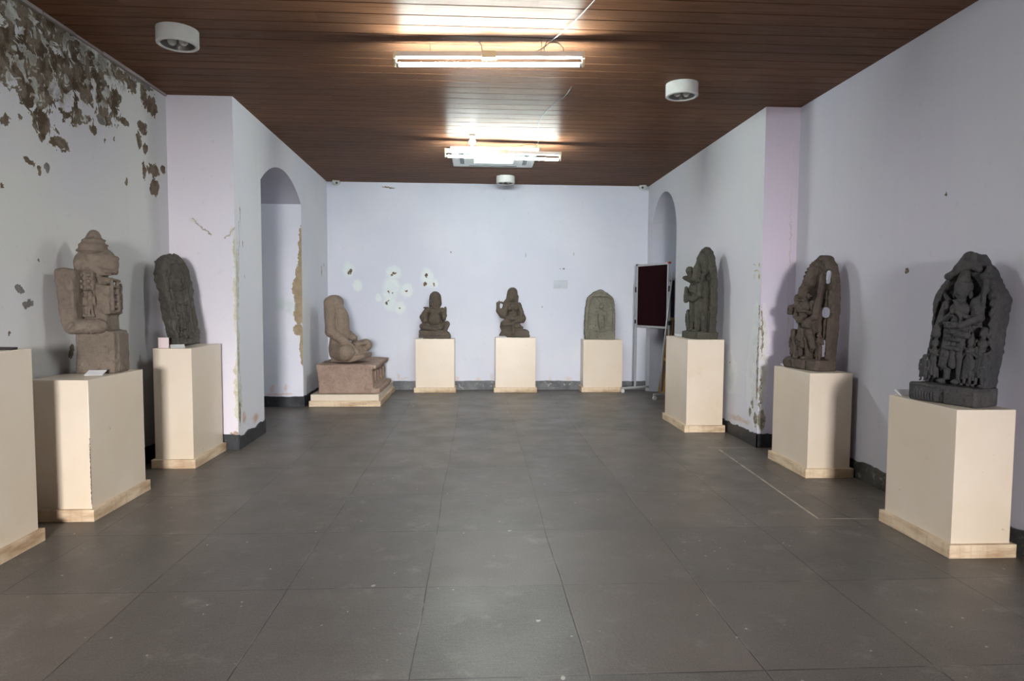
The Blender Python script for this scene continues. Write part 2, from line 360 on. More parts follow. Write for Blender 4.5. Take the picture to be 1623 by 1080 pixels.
M_skirt = skirt_mat()
M_white = plain('white_enamel', (214,216,214), .35)
M_cap = plain('ivory_plastic', (212,206,180), .4)
M_steel = plain('satin_aluminium', (176,178,182), .35, .25)
M_refl = plain('lamp_reflector', (120,118,116), .3, .7)
M_glassw = plain('lamp_glass', (196,196,188), .2)
M_wire = plain('grey_cable', (96,94,96), .5)
M_wirew = plain('pale_cable', (172,170,172), .5)
M_orange = plain('copper_coloured_cable', (158,112,84), .5)
M_maroon = plain('maroon_felt', (30,6,11), .95, spec=.1, bump=.3)
M_blackp = plain('black_plastic', (24,24,26), .4)
M_redp = plain('red_plastic', (150,44,30), .4)
M_card = plain('white_card', (222,222,226), .6)
M_pink = plain('pale_pink_card', (214,198,200), .6)
M_yellow = plain('yellow_painted_wood', (158,118,44), .5)
M_brownmesh = plain('brown_woven_panel', (92,66,44), .8, bump=.5)
M_darkboard = plain('dark_board', (38,30,34), .7)
M_plaque = plain('clear_acrylic', (192,200,212), .15)
def emit(name, col, s):
    t = NT(name); t.b.inputs['Base Color'].default_value = (.8,.8,.8,1)
    t.b.inputs['Emission Color'].default_value = col; t.b.inputs['Emission Strength'].default_value = s
    n = t.noise(2, 2); t.set(t.b.inputs['Roughness'], t.remap(n, 0, 1, .3, .35)); return t.m
M_tube = emit('lit_fluorescent_tube', (.90, 1.0, .97, 1), TUBE_STRENGTH)
M_bulb = emit('lit_bulb', (.92, 1.0, .97, 1), 20)
ST_black = stone('black_schist', (56,57,61), (72,69,69), (40,40,43), light=(100,96,93))
ST_brown = stone('brown_stone', (72,62,57), (88,77,70), (52,44,40), light=(116,106,98))
ST_green = stone('green_grey_stone', (62,60,53), (76,74,65), (44,43,38), light=(100,98,88))
ST_dark = stone('dark_grey_stone', (64,61,57), (80,76,71), (42,40,38), light=(110,106,100))
ST_sand = stone('brown_sandstone', (108,97,88), (122,110,99), (84,75,68), light=(144,132,122))
ST_red = stone('red_sandstone', (146,122,110), (164,144,131), (118,96,86), light=(186,172,160))
ST_tan = stone('tan_sandstone', (122,107,95), (138,122,108), (98,85,76), light=(150,138,126))
ST_seat = stone('seated_brown_stone', (80,72,64), (96,86,76), (54,49,43), light=(120,112,102))
ST_slab = stone('mottled_grey_stone', (108,106,95), (128,125,112), (74,73,66), light=(172,160,150))

# ------------------------------------------------------------------ the room
H = 3.081
XLL, XRR = -2.675, 2.888
YPL, YPR, YB, YF = 5.813, 5.777, 9.77, -6.2
XR = 2.571
def xl(y): return -2.116 - .0265*(y-YPL)
def struct(o, label=None): o['kind'] = 'structure'; return o
def slab(name, x0,x1,y0,y1,z0,z1, mat):
    return struct(MB().box(x0,x1,y0,y1,z0,z1).build(name, mat))
slab('floor', -3.6, 3.9, YF-.3, YB+.3, -.1, 0, M_floor)
# boarded ceiling: boards running left-right with open joints
mb = MB(); P = .147; y = YF-.3
i0 = math.floor((YF-.3)/P)
for i in range(i0, int((YB+.3)/P)+1):
    ya = i*P; yb = ya+P
    mb.box(-3.6, 3.9, ya+.005, yb-.005, H, H+.018, 0)
mb.box(-3.6, 3.9, YF-.3, YB+.3, H+.018, H+.06, 0, 1)
struct(mb.build('ceiling', [M_ceil, M_groove]))
slab('wall_left', XLL-.2, XLL, YF, YPL, 0, H, M_wall_left)
slab('wall_right', XRR, XRR+.2, YF, YPR, 0, H, M_wall_right)
slab('wall_back', xl(YB), XR+1.1, YB, YB+.2, 0, H, M_wall_back)

def arched_wall(name, xf, y0, y1, face_x_end, a0, a1, spring, apex, depth, sgn, mats, n=24):
    """side wall whose plane is X = xf(y); body lies towards sgn; an arched recess between a0 and a1"""
    b = bmesh.new(); V = b.verts.new
    def q(pts, mi):
        f = b.faces.new([V(p) for p in pts]); f.material_index = mi
    ys = [a0 + (a1-a0)*(.5-.5*math.cos(PI*i/n)) for i in range(n+1)]
    c = (a0+a1)/2; hw = (a1-a0)/2; rise = apex-spring
    if rise < hw*.9:
        R = (hw*hw+rise*rise)/(2*rise); zf = lambda y: spring + math.sqrt(max(0, R*R-(y-c)**2)) - (R-rise)
    else:
        zf = lambda y: spring + rise*math.sqrt(max(0, 1-((y-c)/hw)**2))
    for ya, yb in ((y0, a0), (a1, y1)):
        k = max(1, int((yb-ya)/.3))
        for i in range(k):
            p, r = ya+(yb-ya)*i/k, ya+(yb-ya)*(i+1)/k
            q([(xf(p),p,0),(xf(r),r,0),(xf(r),r,H),(xf(p),p,H)], 0)
    xb = xf(c)+sgn*depth
    for i in range(n):
        p, r = ys[i], ys[i+1]
        q([(xf(p),p,zf(p)),(xf(r),r,zf(r)),(xf(r),r,H),(xf(p),p,H)], 0)
        q([(xf(p),p,zf(p)),(xf(r),r,zf(r)),(xb,r,zf(r)),(xb,p,zf(p))], 3)
        q([(xb,p,0),(xb,r,0),(xb,r,zf(r)),(xb,p,zf(p))], 4)
    q([(xf(a0),a0,0),(xb,a0,0),(xb,a0,zf(a0)),(xf(a0),a0,zf(a0))], 2)
    q([(xf(a1),a1,0),(xb,a1,0),(xb,a1,zf(a1)),(xf(a1),a1,zf(a1))], 2)
    # pier face towards the camera, and the outer sides
    q([(xf(y0),y0,0),(face_x_end,y0,0),(face_x_end,y0,H),(xf(y0),y0,H)], 1)
    xo = xb+sgn*.2
    q([(xo,y0,0),(xo,y1,0),(xo,y1,H),(xo,y0,H)], 4)
    q([(face_x_end,y0,0),(xo,y0,0),(xo,y0,H),(face_x_end,y0,H)], 4)
    q([(xf(y1),y1,0),(xo,y1,0),(xo,y1,H),(xf(y1),y1,H)], 4)
    q([(xf(y0),y0,H),(xo,y0,H),(xo,y1,H),(xf(y1),y1,H)], 4)
    bmesh.ops.remove_doubles(b, verts=b.verts, dist=.0005)
    me = bpy.data.meshes.new(name); b.to_mesh(me); b.free()
    o = link(name, me, mats); return struct(o)
arched_wall('wall_left_rear', xl, YPL, YB, XLL, 6.575, 8.2, 2.515, 2.77, .85, -1,
            [M_side_left, M_face_left, M_jamb_left, M_soffit, M_recess])
arched_wall('wall_right_rear', lambda y: XR, YPR, YB, XRR, 8.345, 9.55, 2.26, 2.86, .85, 1,
            [M_side_right, M_face_right, M_recess, M_soffit, M_recess])
# wall behind the camera with the open doorway that lets the daylight in
mb = MB()
def wall_with_holes(mb, x0, x1, y0, y1, holes):
    xs = sorted({x0, x1} | {h[0] for h in holes} | {h[1] for h in holes})
    for a, b_ in zip(xs, xs[1:]):
        hs = [h for h in holes if h[0] <= a and h[1] >= b_]
        z = 0
        for h in hs:
            if h[2] > z: mb.box(a, b_, y0, y1, z, h[2])
            z = h[3]
        mb.box(a, b_, y0, y1, z, H)
wall_with_holes(mb, XLL, XRR, YF-.25, YF, [(-.45,.85,0,2.15)])
struct(mb.build('wall_front', M_wall_right))

# skirting boards
def skirt(name, pts, nrm, h, mat, t=.014, seed=1, jag=.012):
    """pts: polyline on the wall foot, nrm: offset direction of each segment"""
    rnd = random.Random(seed); b = bmesh.new()
    for (a, c), nv in zip(zip(pts, pts[1:]), nrm):
        a = Vector((*a, 0)); c = Vector((*c, 0)); nv = Vector((*nv, 0)).normalized()*t
        L = (c-a).length; k = max(1, int(L/.035)); hs = []
        j = 0
        for i in range(k+1):
            j = .7*j + rnd.uniform(-jag, jag)*.6; hs.append(h + j)
        for i in range(k):
            p, r = a+(c-a)*i/k, a+(c-a)*(i+1)/k
            z0, z1 = Vector((0,0,hs[i])), Vector((0,0,hs[i+1]))
            for quad in ([p+nv, r+nv, r+nv+z1, p+nv+z0], [p+nv+z0, r+nv+z1, r+z1, p+z0]):
                b.faces.new([b.verts.new(v) for v in quad])
            if i == 0: b.faces.new([b.verts.new(v) for v in (p, p+nv, p+nv+z0, p+z0)])
            if i == k-1: b.faces.new([b.verts.new(v) for v in (r, r+nv, r+nv+z1, r+z1)])
    bmesh.ops.remove_doubles(b, verts=b.verts, dist=.0003)
    me = bpy.data.meshes.new(name); b.to_mesh(me); b.free()
    return struct(link(name, me, mat))
skirt('baseboard_left', [(XLL,YF),(XLL,YPL)], [(1,0)], .13, M_base_dark, seed=2)
skirt('baseboard_left_pier', [(XLL,YPL),(xl(YPL)+.014,YPL)], [(0,-1)], .135, M_base_dark, seed=3)
skirt('baseboard_left_side', [(xl(YPL),YPL-.014),(xl(6.575),6.575)], [(1,0)], .125, M_base_dark, seed=4, jag=.016)
skirt('baseboard_left_recess', [(xl(8.2)-.8,8.2),(xl(8.2)+.012,8.2)], [(0,-1)], .13, M_base_dark, seed=5, jag=.006)
skirt('baseboard_left_rear', [(xl(8.2),8.19),(xl(YB),YB)], [(1,0)], .13, M_base_dark, seed=6)
skirt('baseboard_back', [(xl(YB),YB),(XR,YB)], [(0,-1)], .135, M_base_grey, seed=7, jag=.005)
skirt('baseboard_right_side', [(XR,YPR-.014),(XR,8.345)], [(-1,0)], .125, M_base_dark, seed=8, jag=.018)
skirt('baseboard_right_pier', [(XR-.014,YPR),(XRR,YPR)], [(0,-1)], .13, M_base_dark, seed=9)
skirt('baseboard_right', [(XRR,YF),(XRR,YPR)], [(-1,0)], .135, M_base_right, seed=10, jag=.014)
# crooked timber bead along the top of the left wall
mb = MB()
rnd = random.Random(4); yy = 3.0
while yy < YPL-.02:
    L = min(rnd.uniform(.25, .6), YPL-.01-yy); mb.box(XLL, XLL+rnd.uniform(.018,.03), yy, yy+L-.01, H-rnd.uniform(.016,.028), H-.001, .003); yy += L
struct(mb.build('trim_1', plain('dusty_bead', (150,138,138), .7)))
# ------------------------------------------------------------------ sculpting: signed distances on a grid, skinned by surface nets
_VN = np.random.RandomState(7).rand(32, 32, 32).astype(np.float32)
def vnoise(x, y, z):
    xi, yi, zi = np.floor(x).astype(int), np.floor(y).astype(int), np.floor(z).astype(int)
    fx, fy, fz = x-xi, y-yi, z-zi
    fx, fy, fz = fx*fx*(3-2*fx), fy*fy*(3-2*fy), fz*fz*(3-2*fz)
    g = lambda a, b, c: _VN[(xi+a) % 32, (yi+b) % 32, (zi+c) % 32]
    r = 0
    for a in (0, 1):
        for b in (0, 1):
            for c in (0, 1):
                r = r + g(a,b,c)*(fx if a else 1-fx)*(fy if b else 1-fy)*(fz if c else 1-fz)
    return r
def rotm(rot): return np.array(Euler([math.radians(v) for v in rot]).to_matrix())
# primitives (k = blend radius, op '+' or '-')
def E(c, r, rot=None, k=.012, op='+'): return ('e', c, r, rot, k, op)
def C(p, q, r0, r1=None, k=.012, op='+'): return ('c', p, q, r0, r0 if r1 is None else r1, k, op)
def B(c, h, rot=None, rd=.006, k=.006, op='+'): return ('b', c, h, rot, rd, k, op)
def G(pts, y0, y1, rd=.008, k=.006, op='+'): return ('g', pts, y0, y1, rd, k, op)
def sdf(pr, x, y, z):
    t = pr[0]
    if t == 'e':
        c, r, rot = pr[1:4]; p = np.stack([x-c[0], y-c[1], z-c[2]], -1)
        if rot: p = p @ rotm(rot)
        r = np.array(r); k0 = np.linalg.norm(p/r, axis=-1); k1 = np.linalg.norm(p/(r*r), axis=-1)
        return k0*(k0-1)/np.maximum(k1, 1e-6)
    if t == 'c':
        a, b = np.array(pr[1], float), np.array(pr[2], float); d = b-a
        h = np.clip(((x-a[0])*d[0]+(y-a[1])*d[1]+(z-a[2])*d[2])/max(d@d, 1e-12), 0, 1)
        return np.sqrt((x-a[0]-h*d[0])**2+(y-a[1]-h*d[1])**2+(z-a[2]-h*d[2])**2) - (pr[3]+(pr[4]-pr[3])*h)
    if t == 'b':
        c, hh, rot, rd = pr[1:5]; p = np.stack([x-c[0], y-c[1], z-c[2]], -1)
        if rot: p = p @ rotm(rot)
        q = np.abs(p)-(np.array(hh)-rd)
        return np.linalg.norm(np.maximum(q, 0), axis=-1)+np.minimum(q.max(-1), 0)-rd
    if t == 'g':
        pts, y0, y1, rd = pr[1:5]; P = np.array(pts, float); n = len(P)
        d = np.full(x.shape, 1e9); s = np.ones(x.shape)
        for i in range(n):
            a, b = P[i], P[i-1]; e = b-a; wx, wz = x-a[0], z-a[1]
            h = np.clip((wx*e[0]+wz*e[1])/max(e@e, 1e-12), 0, 1)
            d = np.minimum(d, (wx-e[0]*h)**2+(wz-e[1]*h)**2)
            c1 = z >= a[1]; c2 = z < b[1]; c3 = e[0]*wz > e[1]*wx
            s = np.where((c1&c2&c3)|(~c1&~c2&~c3), -s, s)
        d2 = s*np.sqrt(d)+rd; dy = np.abs(y-(y0+y1)/2)-(y1-y0)/2+rd
        return np.minimum(np.maximum(d2, dy), 0)+np.sqrt(np.maximum(d2, 0)**2+np.maximum(dy, 0)**2)-rd
def aabb(pr):
    t = pr[0]
    if t in 'eb':
        r = np.array(pr[2])
        if pr[3]: r = np.full(3, np.linalg.norm(r))
        return np.array(pr[1])-r, np.array(pr[1])+r
    if t == 'c':
        a, b = np.array(pr[1], float), np.array(pr[2], float); r = max(pr[3], pr[4])
        return np.minimum(a, b)-r, np.maximum(a, b)+r
    P = np.array(pr[1], float)
    return np.array([P[:,0].min(), pr[2], P[:,1].min()]), np.array([P[:,0].max(), pr[3], P[:,1].max()])
def sculpt(name, prims, mat, parent, vox=.006, rough=.004, nf=22, seed=0, zmin=None):
    lo = np.min([aabb(p)[0] for p in prims if p[-1] == '+'], 0)-.03
    hi = np.max([aabb(p)[1] for p in prims if p[-1] == '+'], 0)+.03
    N = np.ceil((hi-lo)/vox).astype(int)+1
    ax = [lo[i]+np.arange(N[i])*vox for i in range(3)]
    F = np.full(N, .06)
    for p in prims:
        a, b = aabb(p); k = p[-2]; mrg = .03+k
        i0 = np.clip(np.floor((a-mrg-lo)/vox).astype(int), 0, N-1); i1 = np.clip(np.ceil((b+mrg-lo)/vox).astype(int)+1, 1, N)
        if (i1 <= i0).any(): continue
        sl = tuple(slice(i0[i], i1[i]) for i in range(3))
        x, y, z = np.meshgrid(*[ax[i][sl[i]] for i in range(3)], indexing='ij')
        d = sdf(p, x, y, z); f = F[sl]
        if p[-1] == '+':
            h = np.maximum(k-np.abs(f-d), 0)/max(k, 1e-6); F[sl] = np.minimum(f, d)-h*h*k*.25
        else:
            d = -d; h = np.maximum(k-np.abs(f-d), 0)/max(k, 1e-6); F[sl] = np.maximum(f, d)+h*h*k*.25
    near = np.abs(F) < .02
    ix = np.nonzero(near)
    x, y, z = [ax[i][ix[i]] for i in range(3)]
    o = seed*3.7+50
    nz = (vnoise(x*nf+o, y*nf+o, z*nf+o)-.5)*1.3+(vnoise(x*nf*2.7+o, y*nf*2.7, z*nf*2.7)-.5)*.7+(vnoise(x*nf*.35+o, y*nf*.35, z*nf*.35+o)-.5)*1.4
    F[ix] += nz*rough
    if zmin is not None:
        zz = ax[2][None, None, :]; F = np.maximum(F, zmin-zz)
    # surface nets
    ins = F < 0
    c = np.zeros(N-1, int)
    for a in (0,1):
        for b in (0,1):
            for d in (0,1): c += ins[a:N[0]-1+a, b:N[1]-1+b, d:N[2]-1+d]
    act = (c > 0) & (c < 8); idx = -np.ones(N-1, int); ci = np.argwhere(act); idx[act] = np.arange(len(ci))
    acc = np.zeros((len(ci), 3)); cnt = np.zeros(len(ci))
    cor = [(a,b,d) for a in (0,1) for b in (0,1) for d in (0,1)]
    for p_ in cor:
        for axn in range(3):
            if p_[axn]: continue
            q_ = list(p_); q_[axn] = 1
            f0 = F[ci[:,0]+p_[0], ci[:,1]+p_[1], ci[:,2]+p_[2]]; f1 = F[ci[:,0]+q_[0], ci[:,1]+q_[1], ci[:,2]+q_[2]]
            mk = (f0 < 0) != (f1 < 0); t = np.where(mk, f0/np.where(mk, f0-f1, 1), 0)
            pt = np.tile(np.array(p_, float), (len(ci), 1)); pt[:, axn] = t
            acc[mk] += pt[mk]; cnt[mk] += 1
    V = lo+(ci+acc/cnt[:,None])*vox
    quads = []
    for axn in range(3):
        o1, o2 = [(1,2),(2,0),(0,1)][axn]
        s0 = [slice(None)]*3; s1 = [slice(None)]*3; s0[axn] = slice(0, -1); s1[axn] = slice(1, None)
        e = ins[tuple(s0)] != ins[tuple(s1)]; P = np.argwhere(e)
        P = P[(P[:,o1] > 0) & (P[:,o2] > 0) & (P[:,o1] < N[o1]-1) & (P[:,o2] < N[o2]-1)]
        fl = ins[P[:,0], P[:,1], P[:,2]]
        u1 = np.zeros(3, int); u1[o1] = 1; u2 = np.zeros(3, int); u2[o2] = 1
        g = lambda Q: idx[Q[:,0], Q[:,1], Q[:,2]]
        q4 = np.stack([g(P-u1-u2), g(P-u2), g(P), g(P-u1)], 1)
        q4[~fl] = q4[~fl][:, ::-1]; quads.append(q4)
    Q = np.concatenate(quads); Q = Q[(Q >= 0).all(1)]
    me = bpy.data.meshes.new(name)
    me.vertices.add(len(V)); me.vertices.foreach_set('co', V.astype(np.float32).ravel())
    me.loops.add(Q.size); me.loops.foreach_set('vertex_index', Q.astype(np.int32).ravel())
    me.polygons.add(len(Q)); me.polygons.foreach_set('loop_start', np.arange(0, Q.size, 4, dtype=np.int32))
    me.update(calc_edges=True); me.validate()
    return link(name, me, mat, parent, smooth=True)

def standing(u, z, h, y=0, d=1.0, lean=0, arms='down', crown=True, wide=1.0, k=.008):
    """a carved standing figure seen from the front: feet at z, total height h, y = depth of its axis (front is -y)"""
    w = h*wide; P = []
    hd = z+h*.80; cx = u+lean*h*.05; hx = u+lean*h*.02
    P += [E((cx, y-.03*h, hd), (.062*w, .06*h, .072*h), k=k)]
    P += [E((cx, y-.088*h, hd-.012*h), (.010*w+.002, .012*h+.002, .022*h), k=.003)]
    P += [E((cx+.075*w, y-.01*h, hd-.03*h), (.018*w, .02*h, .035*h), k=.004), E((cx-.075*w, y-.01*h, hd-.03*h), (.018*w, .02*h, .035*h), k=.004)]
    if crown:
        P += [C((cx, y-.02*h, hd+.05*h), (cx, y-.005*h, z+h*.97), .058*w, .022*w, k=k), E((cx, y-.02*h, hd+.065*h), (.07*w, .062*h, .014*h), k=.004)]
    else: P += [E((cx, y-.01*h, hd+.06*h), (.06*w, .055*h, .04*h), k=k)]
    P += [C((hx, y-.015*h, z+.70*h), (cx, y-.015*h, z+.76*h), .035*w, .033*w, k=k)]
    P += [E((hx, y-.02*h, z+.645*h), (.098*w, .062*h*d, .07*h), k=k), E((hx, y-.02*h, z+.56*h), (.07*w, .055*h*d, .07*h), k=k),
          E((u, y-.015*h, z+.475*h), (.095*w, .062*h*d, .055*h), k=k), E((u, y-.045*h, z+.505*h), (.085*w, .045*h, .012*h), k=.003)]
    P += [E((hx, y-.075*h, z+.715*h), (.05*w, .02*h, .012*h), k=.004)]
    for s in (-1, 1):
        kx = u+s*.058*w; fx = u+s*.06*w
        P += [C((u+s*.05*w, y-.01*h, z+.45*h), (kx, y-.02*h, z+.25*h), .052*w, .04*w, k=k*.5), C((kx, y-.02*h, z+.25*h), (fx, y-.005*h, z+.045*h), .038*w, .024*w, k=k*.5),
              E((fx+s*.008*w, y-.05*h, z+.02*h), (.03*w, .06*h, .022*h), k=.004), E((kx, y-.055*h, z+.25*h), (.022*w, .014*h, .024*h), k=.004)]
        P += [E((hx+s*.125*w, y-.01*h, z+.685*h), (.04*w, .04*h, .042*h), k=k)]
        sh = (hx+s*.125*w, y-.01*h, z+.69*h)
        if arms == 'down': el, ha = (hx+s*.155*w, y-.01*h, z+.53*h), (hx+s*.13*w, y-.03*h, z+.38*h)
        elif arms == 'hip': el, ha = (hx+s*.20*w, y+.0*h, z+.56*h), (hx+s*.09*w, y-.05*h, z+.49*h)
        elif arms == 'up': el, ha = (hx+s*.19*w, y-.01*h, z+.55*h), (hx+s*.20*w, y-.05*h, z+.70*h)
        else: el, ha = (hx+s*.15*w, y-.01*h, z+.54*h), (hx+s*.02*w, y-.09*h, z+.62*h)
        P += [C(sh, el, .034*w, .028*w, k=k*.5), C(el, ha, .027*w, .021*w, k=k*.5), E(ha, (.024*w, .026*h, .03*h), k=.004)]
    P += [C((u, y-.045*h, z+.47*h), (u, y-.035*h, z+.16*h), .022*w, .03*w, k=.004), C((u-.11*w, y-.01*h, z+.46*h), (u-.12*w, y, z+.12*h), .016*w, .022*w, k=.004), C((u+.11*w, y-.01*h, z+.46*h), (u+.12*w, y, z+.12*h), .016*w, .022*w, k=.004)]
    return P
def tilt(o, deg):
    o.rotation_euler[0] += math.radians(deg)

# ------------------------------------------------------------------ pedestals
GP = 'cream plinths carrying the sculptures'
def pedestal(x0, x1, y0, y1, top, label, sk=.072, bo=.022, chip=None):
    cx, cy = (x0+x1)/2, (y0+y1)/2
    t = empty('display_pedestal', (cx, cy, 0), 0, label, 'pedestal', GP)
    a, b = (x1-x0)/2, (y1-y0)/2
    MB().box(-a, a, -b, b, .003, top, .003).build('body', M_cream, t)
    mb = MB()
    for (p, q, r, s) in ((-a-bo, a+bo, -b-bo, -b+.001), (-a-bo, a+bo, b-.001, b+bo), (-a-bo, -a+.001, -b, b), (a-.001, a+bo, -b, b)):
        mb.box(p, q, r, s, 0, sk, .003)
    mb.build('skirting', M_skirt, t)
    if chip:
        rnd = random.Random(3); mb = MB(); x = chip[0]*a; y = chip[1]*b; n = 40; A_ = []; B_ = []
        for i in range(n+1):
            z = chip[2]+(chip[3]-chip[2])*i/n; w = .0008+max(0, rnd.uniform(-.004, .005))
            A_.append(mb.bm.verts.new((x-w, y-.0008, z))); B_.append(mb.bm.verts.new((x+.0010, y+w*.5, z)))
        for i in range(n): mb.bm.faces.new([A_[i], B_[i], B_[i+1], A_[i+1]])
        mb.build('chipped_edge', plain('exposed_dark_core', (70,54,46), .8), t)
    return t
pedestal(-2.64, -2.39, 2.55, 3.60, 1.06, 'tall cream plinth cut by the left edge of the photo, nearest on the left side')
pedestal(-2.648, -2.302, 3.94, 4.57, .847, 'wide cream plinth under the animal-headed statue on the left', chip=(1, -1, .1, .5))
pedestal(-2.53, -2.236, 5.178, 5.77, .947, 'tall narrow cream plinth under the leaning dark slab by the left pier')
pedestal(-.904, -.336, 9.472, 9.745, .785, 'cream plinth at the back wall under the broad seated figure, leftmost of three')
pedestal(.262, .853, 9.472, 9.745, .806, 'cream plinth at the back wall under the seated goddess, middle of three')
pedestal(1.562, 2.148, 9.49, 9.745, .778, 'cream plinth at the back wall under the arched grey slab, rightmost of three')
pedestal(2.14, 2.52, 6.49, 7.25, .953, 'tall cream plinth by the right-hand pier in front of the felt board')
pedestal(2.508, 2.842, 4.745, 5.34, .80, 'cream plinth under the carved slab with openings, middle of the right side')
pedestal(2.476, 2.796, 3.197, 3.751, .779, 'cream plinth under the black stele, nearest on the right side')
t = empty('low_platform', (-1.67, 8.93, 0), 0, 'low stepped cream platform on the floor under the red stone block in the left corner', 'platform')
MB().box(-.425, .425, -.72, .70, .07, .15, .003).build('upper_step', M_cream, t)
MB().box(-.442, .447, -.74, .72, 0, .07, .003).build('lower_step', M_skirt, t)
# ------------------------------------------------------------------ sculptures
# 1: black stele, nearest on the right
def black_stele():
    t = empty('stone_stele', (2.655, 3.45, .779), math.radians(-72), 'black carved stone stele with pointed top and crowned standing deity, nearest on the right', 'sculpture')
    out = [(-.20,.09),(-.195,.33),(-.205,.60),(-.11,.73),(-.02,.83),(.03,.835),(.12,.74),(.215,.585),(.205,.3),(.19,.06)]
    P = [G(out, -.035, .085, .02), G([(-.16,.13),(-.165,.57),(0,.74),(.17,.55),(.16,.13)], -.2, -.010, .01, op='-', k=.012)]
    for i in range(16):
        a = i/15*PI; P.append(E((-.175*math.cos(a), -.03, .50+.24*math.sin(a)), (.012,.010,.016), k=.008))
    for i in range(7): P += [C((.178,-.036,.16+i*.055),(.186,-.036,.19+i*.055),.007,k=.004), C((-.172,-.036,.30+i*.045),(-.165,-.036,.325+i*.045),.006,k=.004)]
    sculpt('back_slab', P, ST_black, t, .0058, .006, seed=1, nf=44)
    P = [B((-.005,-.02,.05), (.215,.10,.05), rd=.012), B((-.10,-.125,.045), (.085,.02,.04), rd=.01), B((.12,-.06,.045),(.1,.07,.045),rd=.012)]
    for i in range(9): P.append(E((-.175+i*.019, -.146, .04), (.0075,.008,.026), k=.003))
    for i in range(9): P.append(C((-.175+i*.019, -.142, .072), (-.165+i*.019, -.142, .072), .005, k=.003))
    sculpt('base', P, ST_black, t, .0055, .003, seed=2, zmin=.0)
    P = standing(.005, .098, .645, y=-.045, d=1.0, arms='none', wide=1.02)+[E((.0,-.012,.40),(.12,.03,.20),k=.02), C((0,-.05,.68),(.0,-.04,.735),.036,.020), E((0,-.045,.64),(.05,.045,.04))]
    P += [C((-.085,-.05,.545),(-.105,-.05,.46),.024,.021), C((-.105,-.05,.46),(-.108,-.065,.40),.021,.018), C((-.105,-.06,.545),(-.122,-.06,.40),.010,.024), E((-.125,-.06,.375),(.032,.028,.028)), E((-.15,-.03,.37),(.03,.02,.02)),
          C((.095,-.055,.555),(.135,-.06,.47),.026,.023), C((.135,-.06,.47),(.055,-.105,.42),.022,.018),
          C((.10,-.04,.565),(.135,-.04,.62),.02,.016), C((.135,-.045,.62),(.14,-.05,.665),.014,.012), E((.14,-.05,.695),(.042,.028,.02)), C((.14,-.05,.70),(.145,-.05,.745),.02,.012), C((.14,-.055,.66),(.14,-.055,.50),.013,.012),
          C((-.09,-.03,.565),(-.12,-.03,.60),.018,.014)]
    P += [C((-.045,-.085,.39),(.085,-.085,.37),.016,.022), C((-.05,-.07,.40),(-.06,-.06,.20),.018,.026), C((.0,-.1,.545),(.055,-.1,.44),.008), E((0,-.1,.43),(.07,.02,.014)), E((0,-.10,.41),(.06,.018,.01)), C((-.05,-.09,.30),(.05,-.09,.29),.012), C((-.03,-.095,.345),(.05,-.095,.34),.010)]
    sculpt('deity_figure', P, ST_black, t, .0052, .003, seed=3)
    P = [C((-.10,-.045,.705),(-.045,-.055,.735),.018,.020), E((-.105,-.05,.70),(.022,.022,.018)), C((-.045,-.055,.745),(.01,-.06,.80),.022,.026), E((.03,-.06,.805),(.034,.03,.03)), C((.02,-.06,.765),(.09,-.055,.735),.020,.018), C((.03,-.06,.79),(.08,-.05,.76),.016,.014), C((-.06,-.055,.72),(.05,-.06,.755),.014)]
    sculpt('garland_figure', P, ST_black, t, .0052, .003, seed=4)
    sculpt('attendant_figure', standing(-.125, .098, .27, y=-.055, arms='none', wide=1.1), ST_black, t, .005, .002, seed=5)
    sculpt('attendant_figure', standing(-.175, .098, .17, y=-.07, arms='down', crown=False, wide=1.25), ST_black, t, .005, .002, seed=6)
    sculpt('attendant_figure', standing(.105, .098, .30, y=-.06, arms='none', wide=.95), ST_black, t, .005, .002, seed=7)
    sculpt('attendant_figure', standing(.165, .098, .36, y=-.045, arms='hip', crown=False, wide=.85), ST_black, t, .005, .002, seed=8)
    return t
t = black_stele(); t.scale = (.87, .95, 1.0)
for c in t.children:
    if c.name.split('.')[0] != 'base': tilt(c, -7)

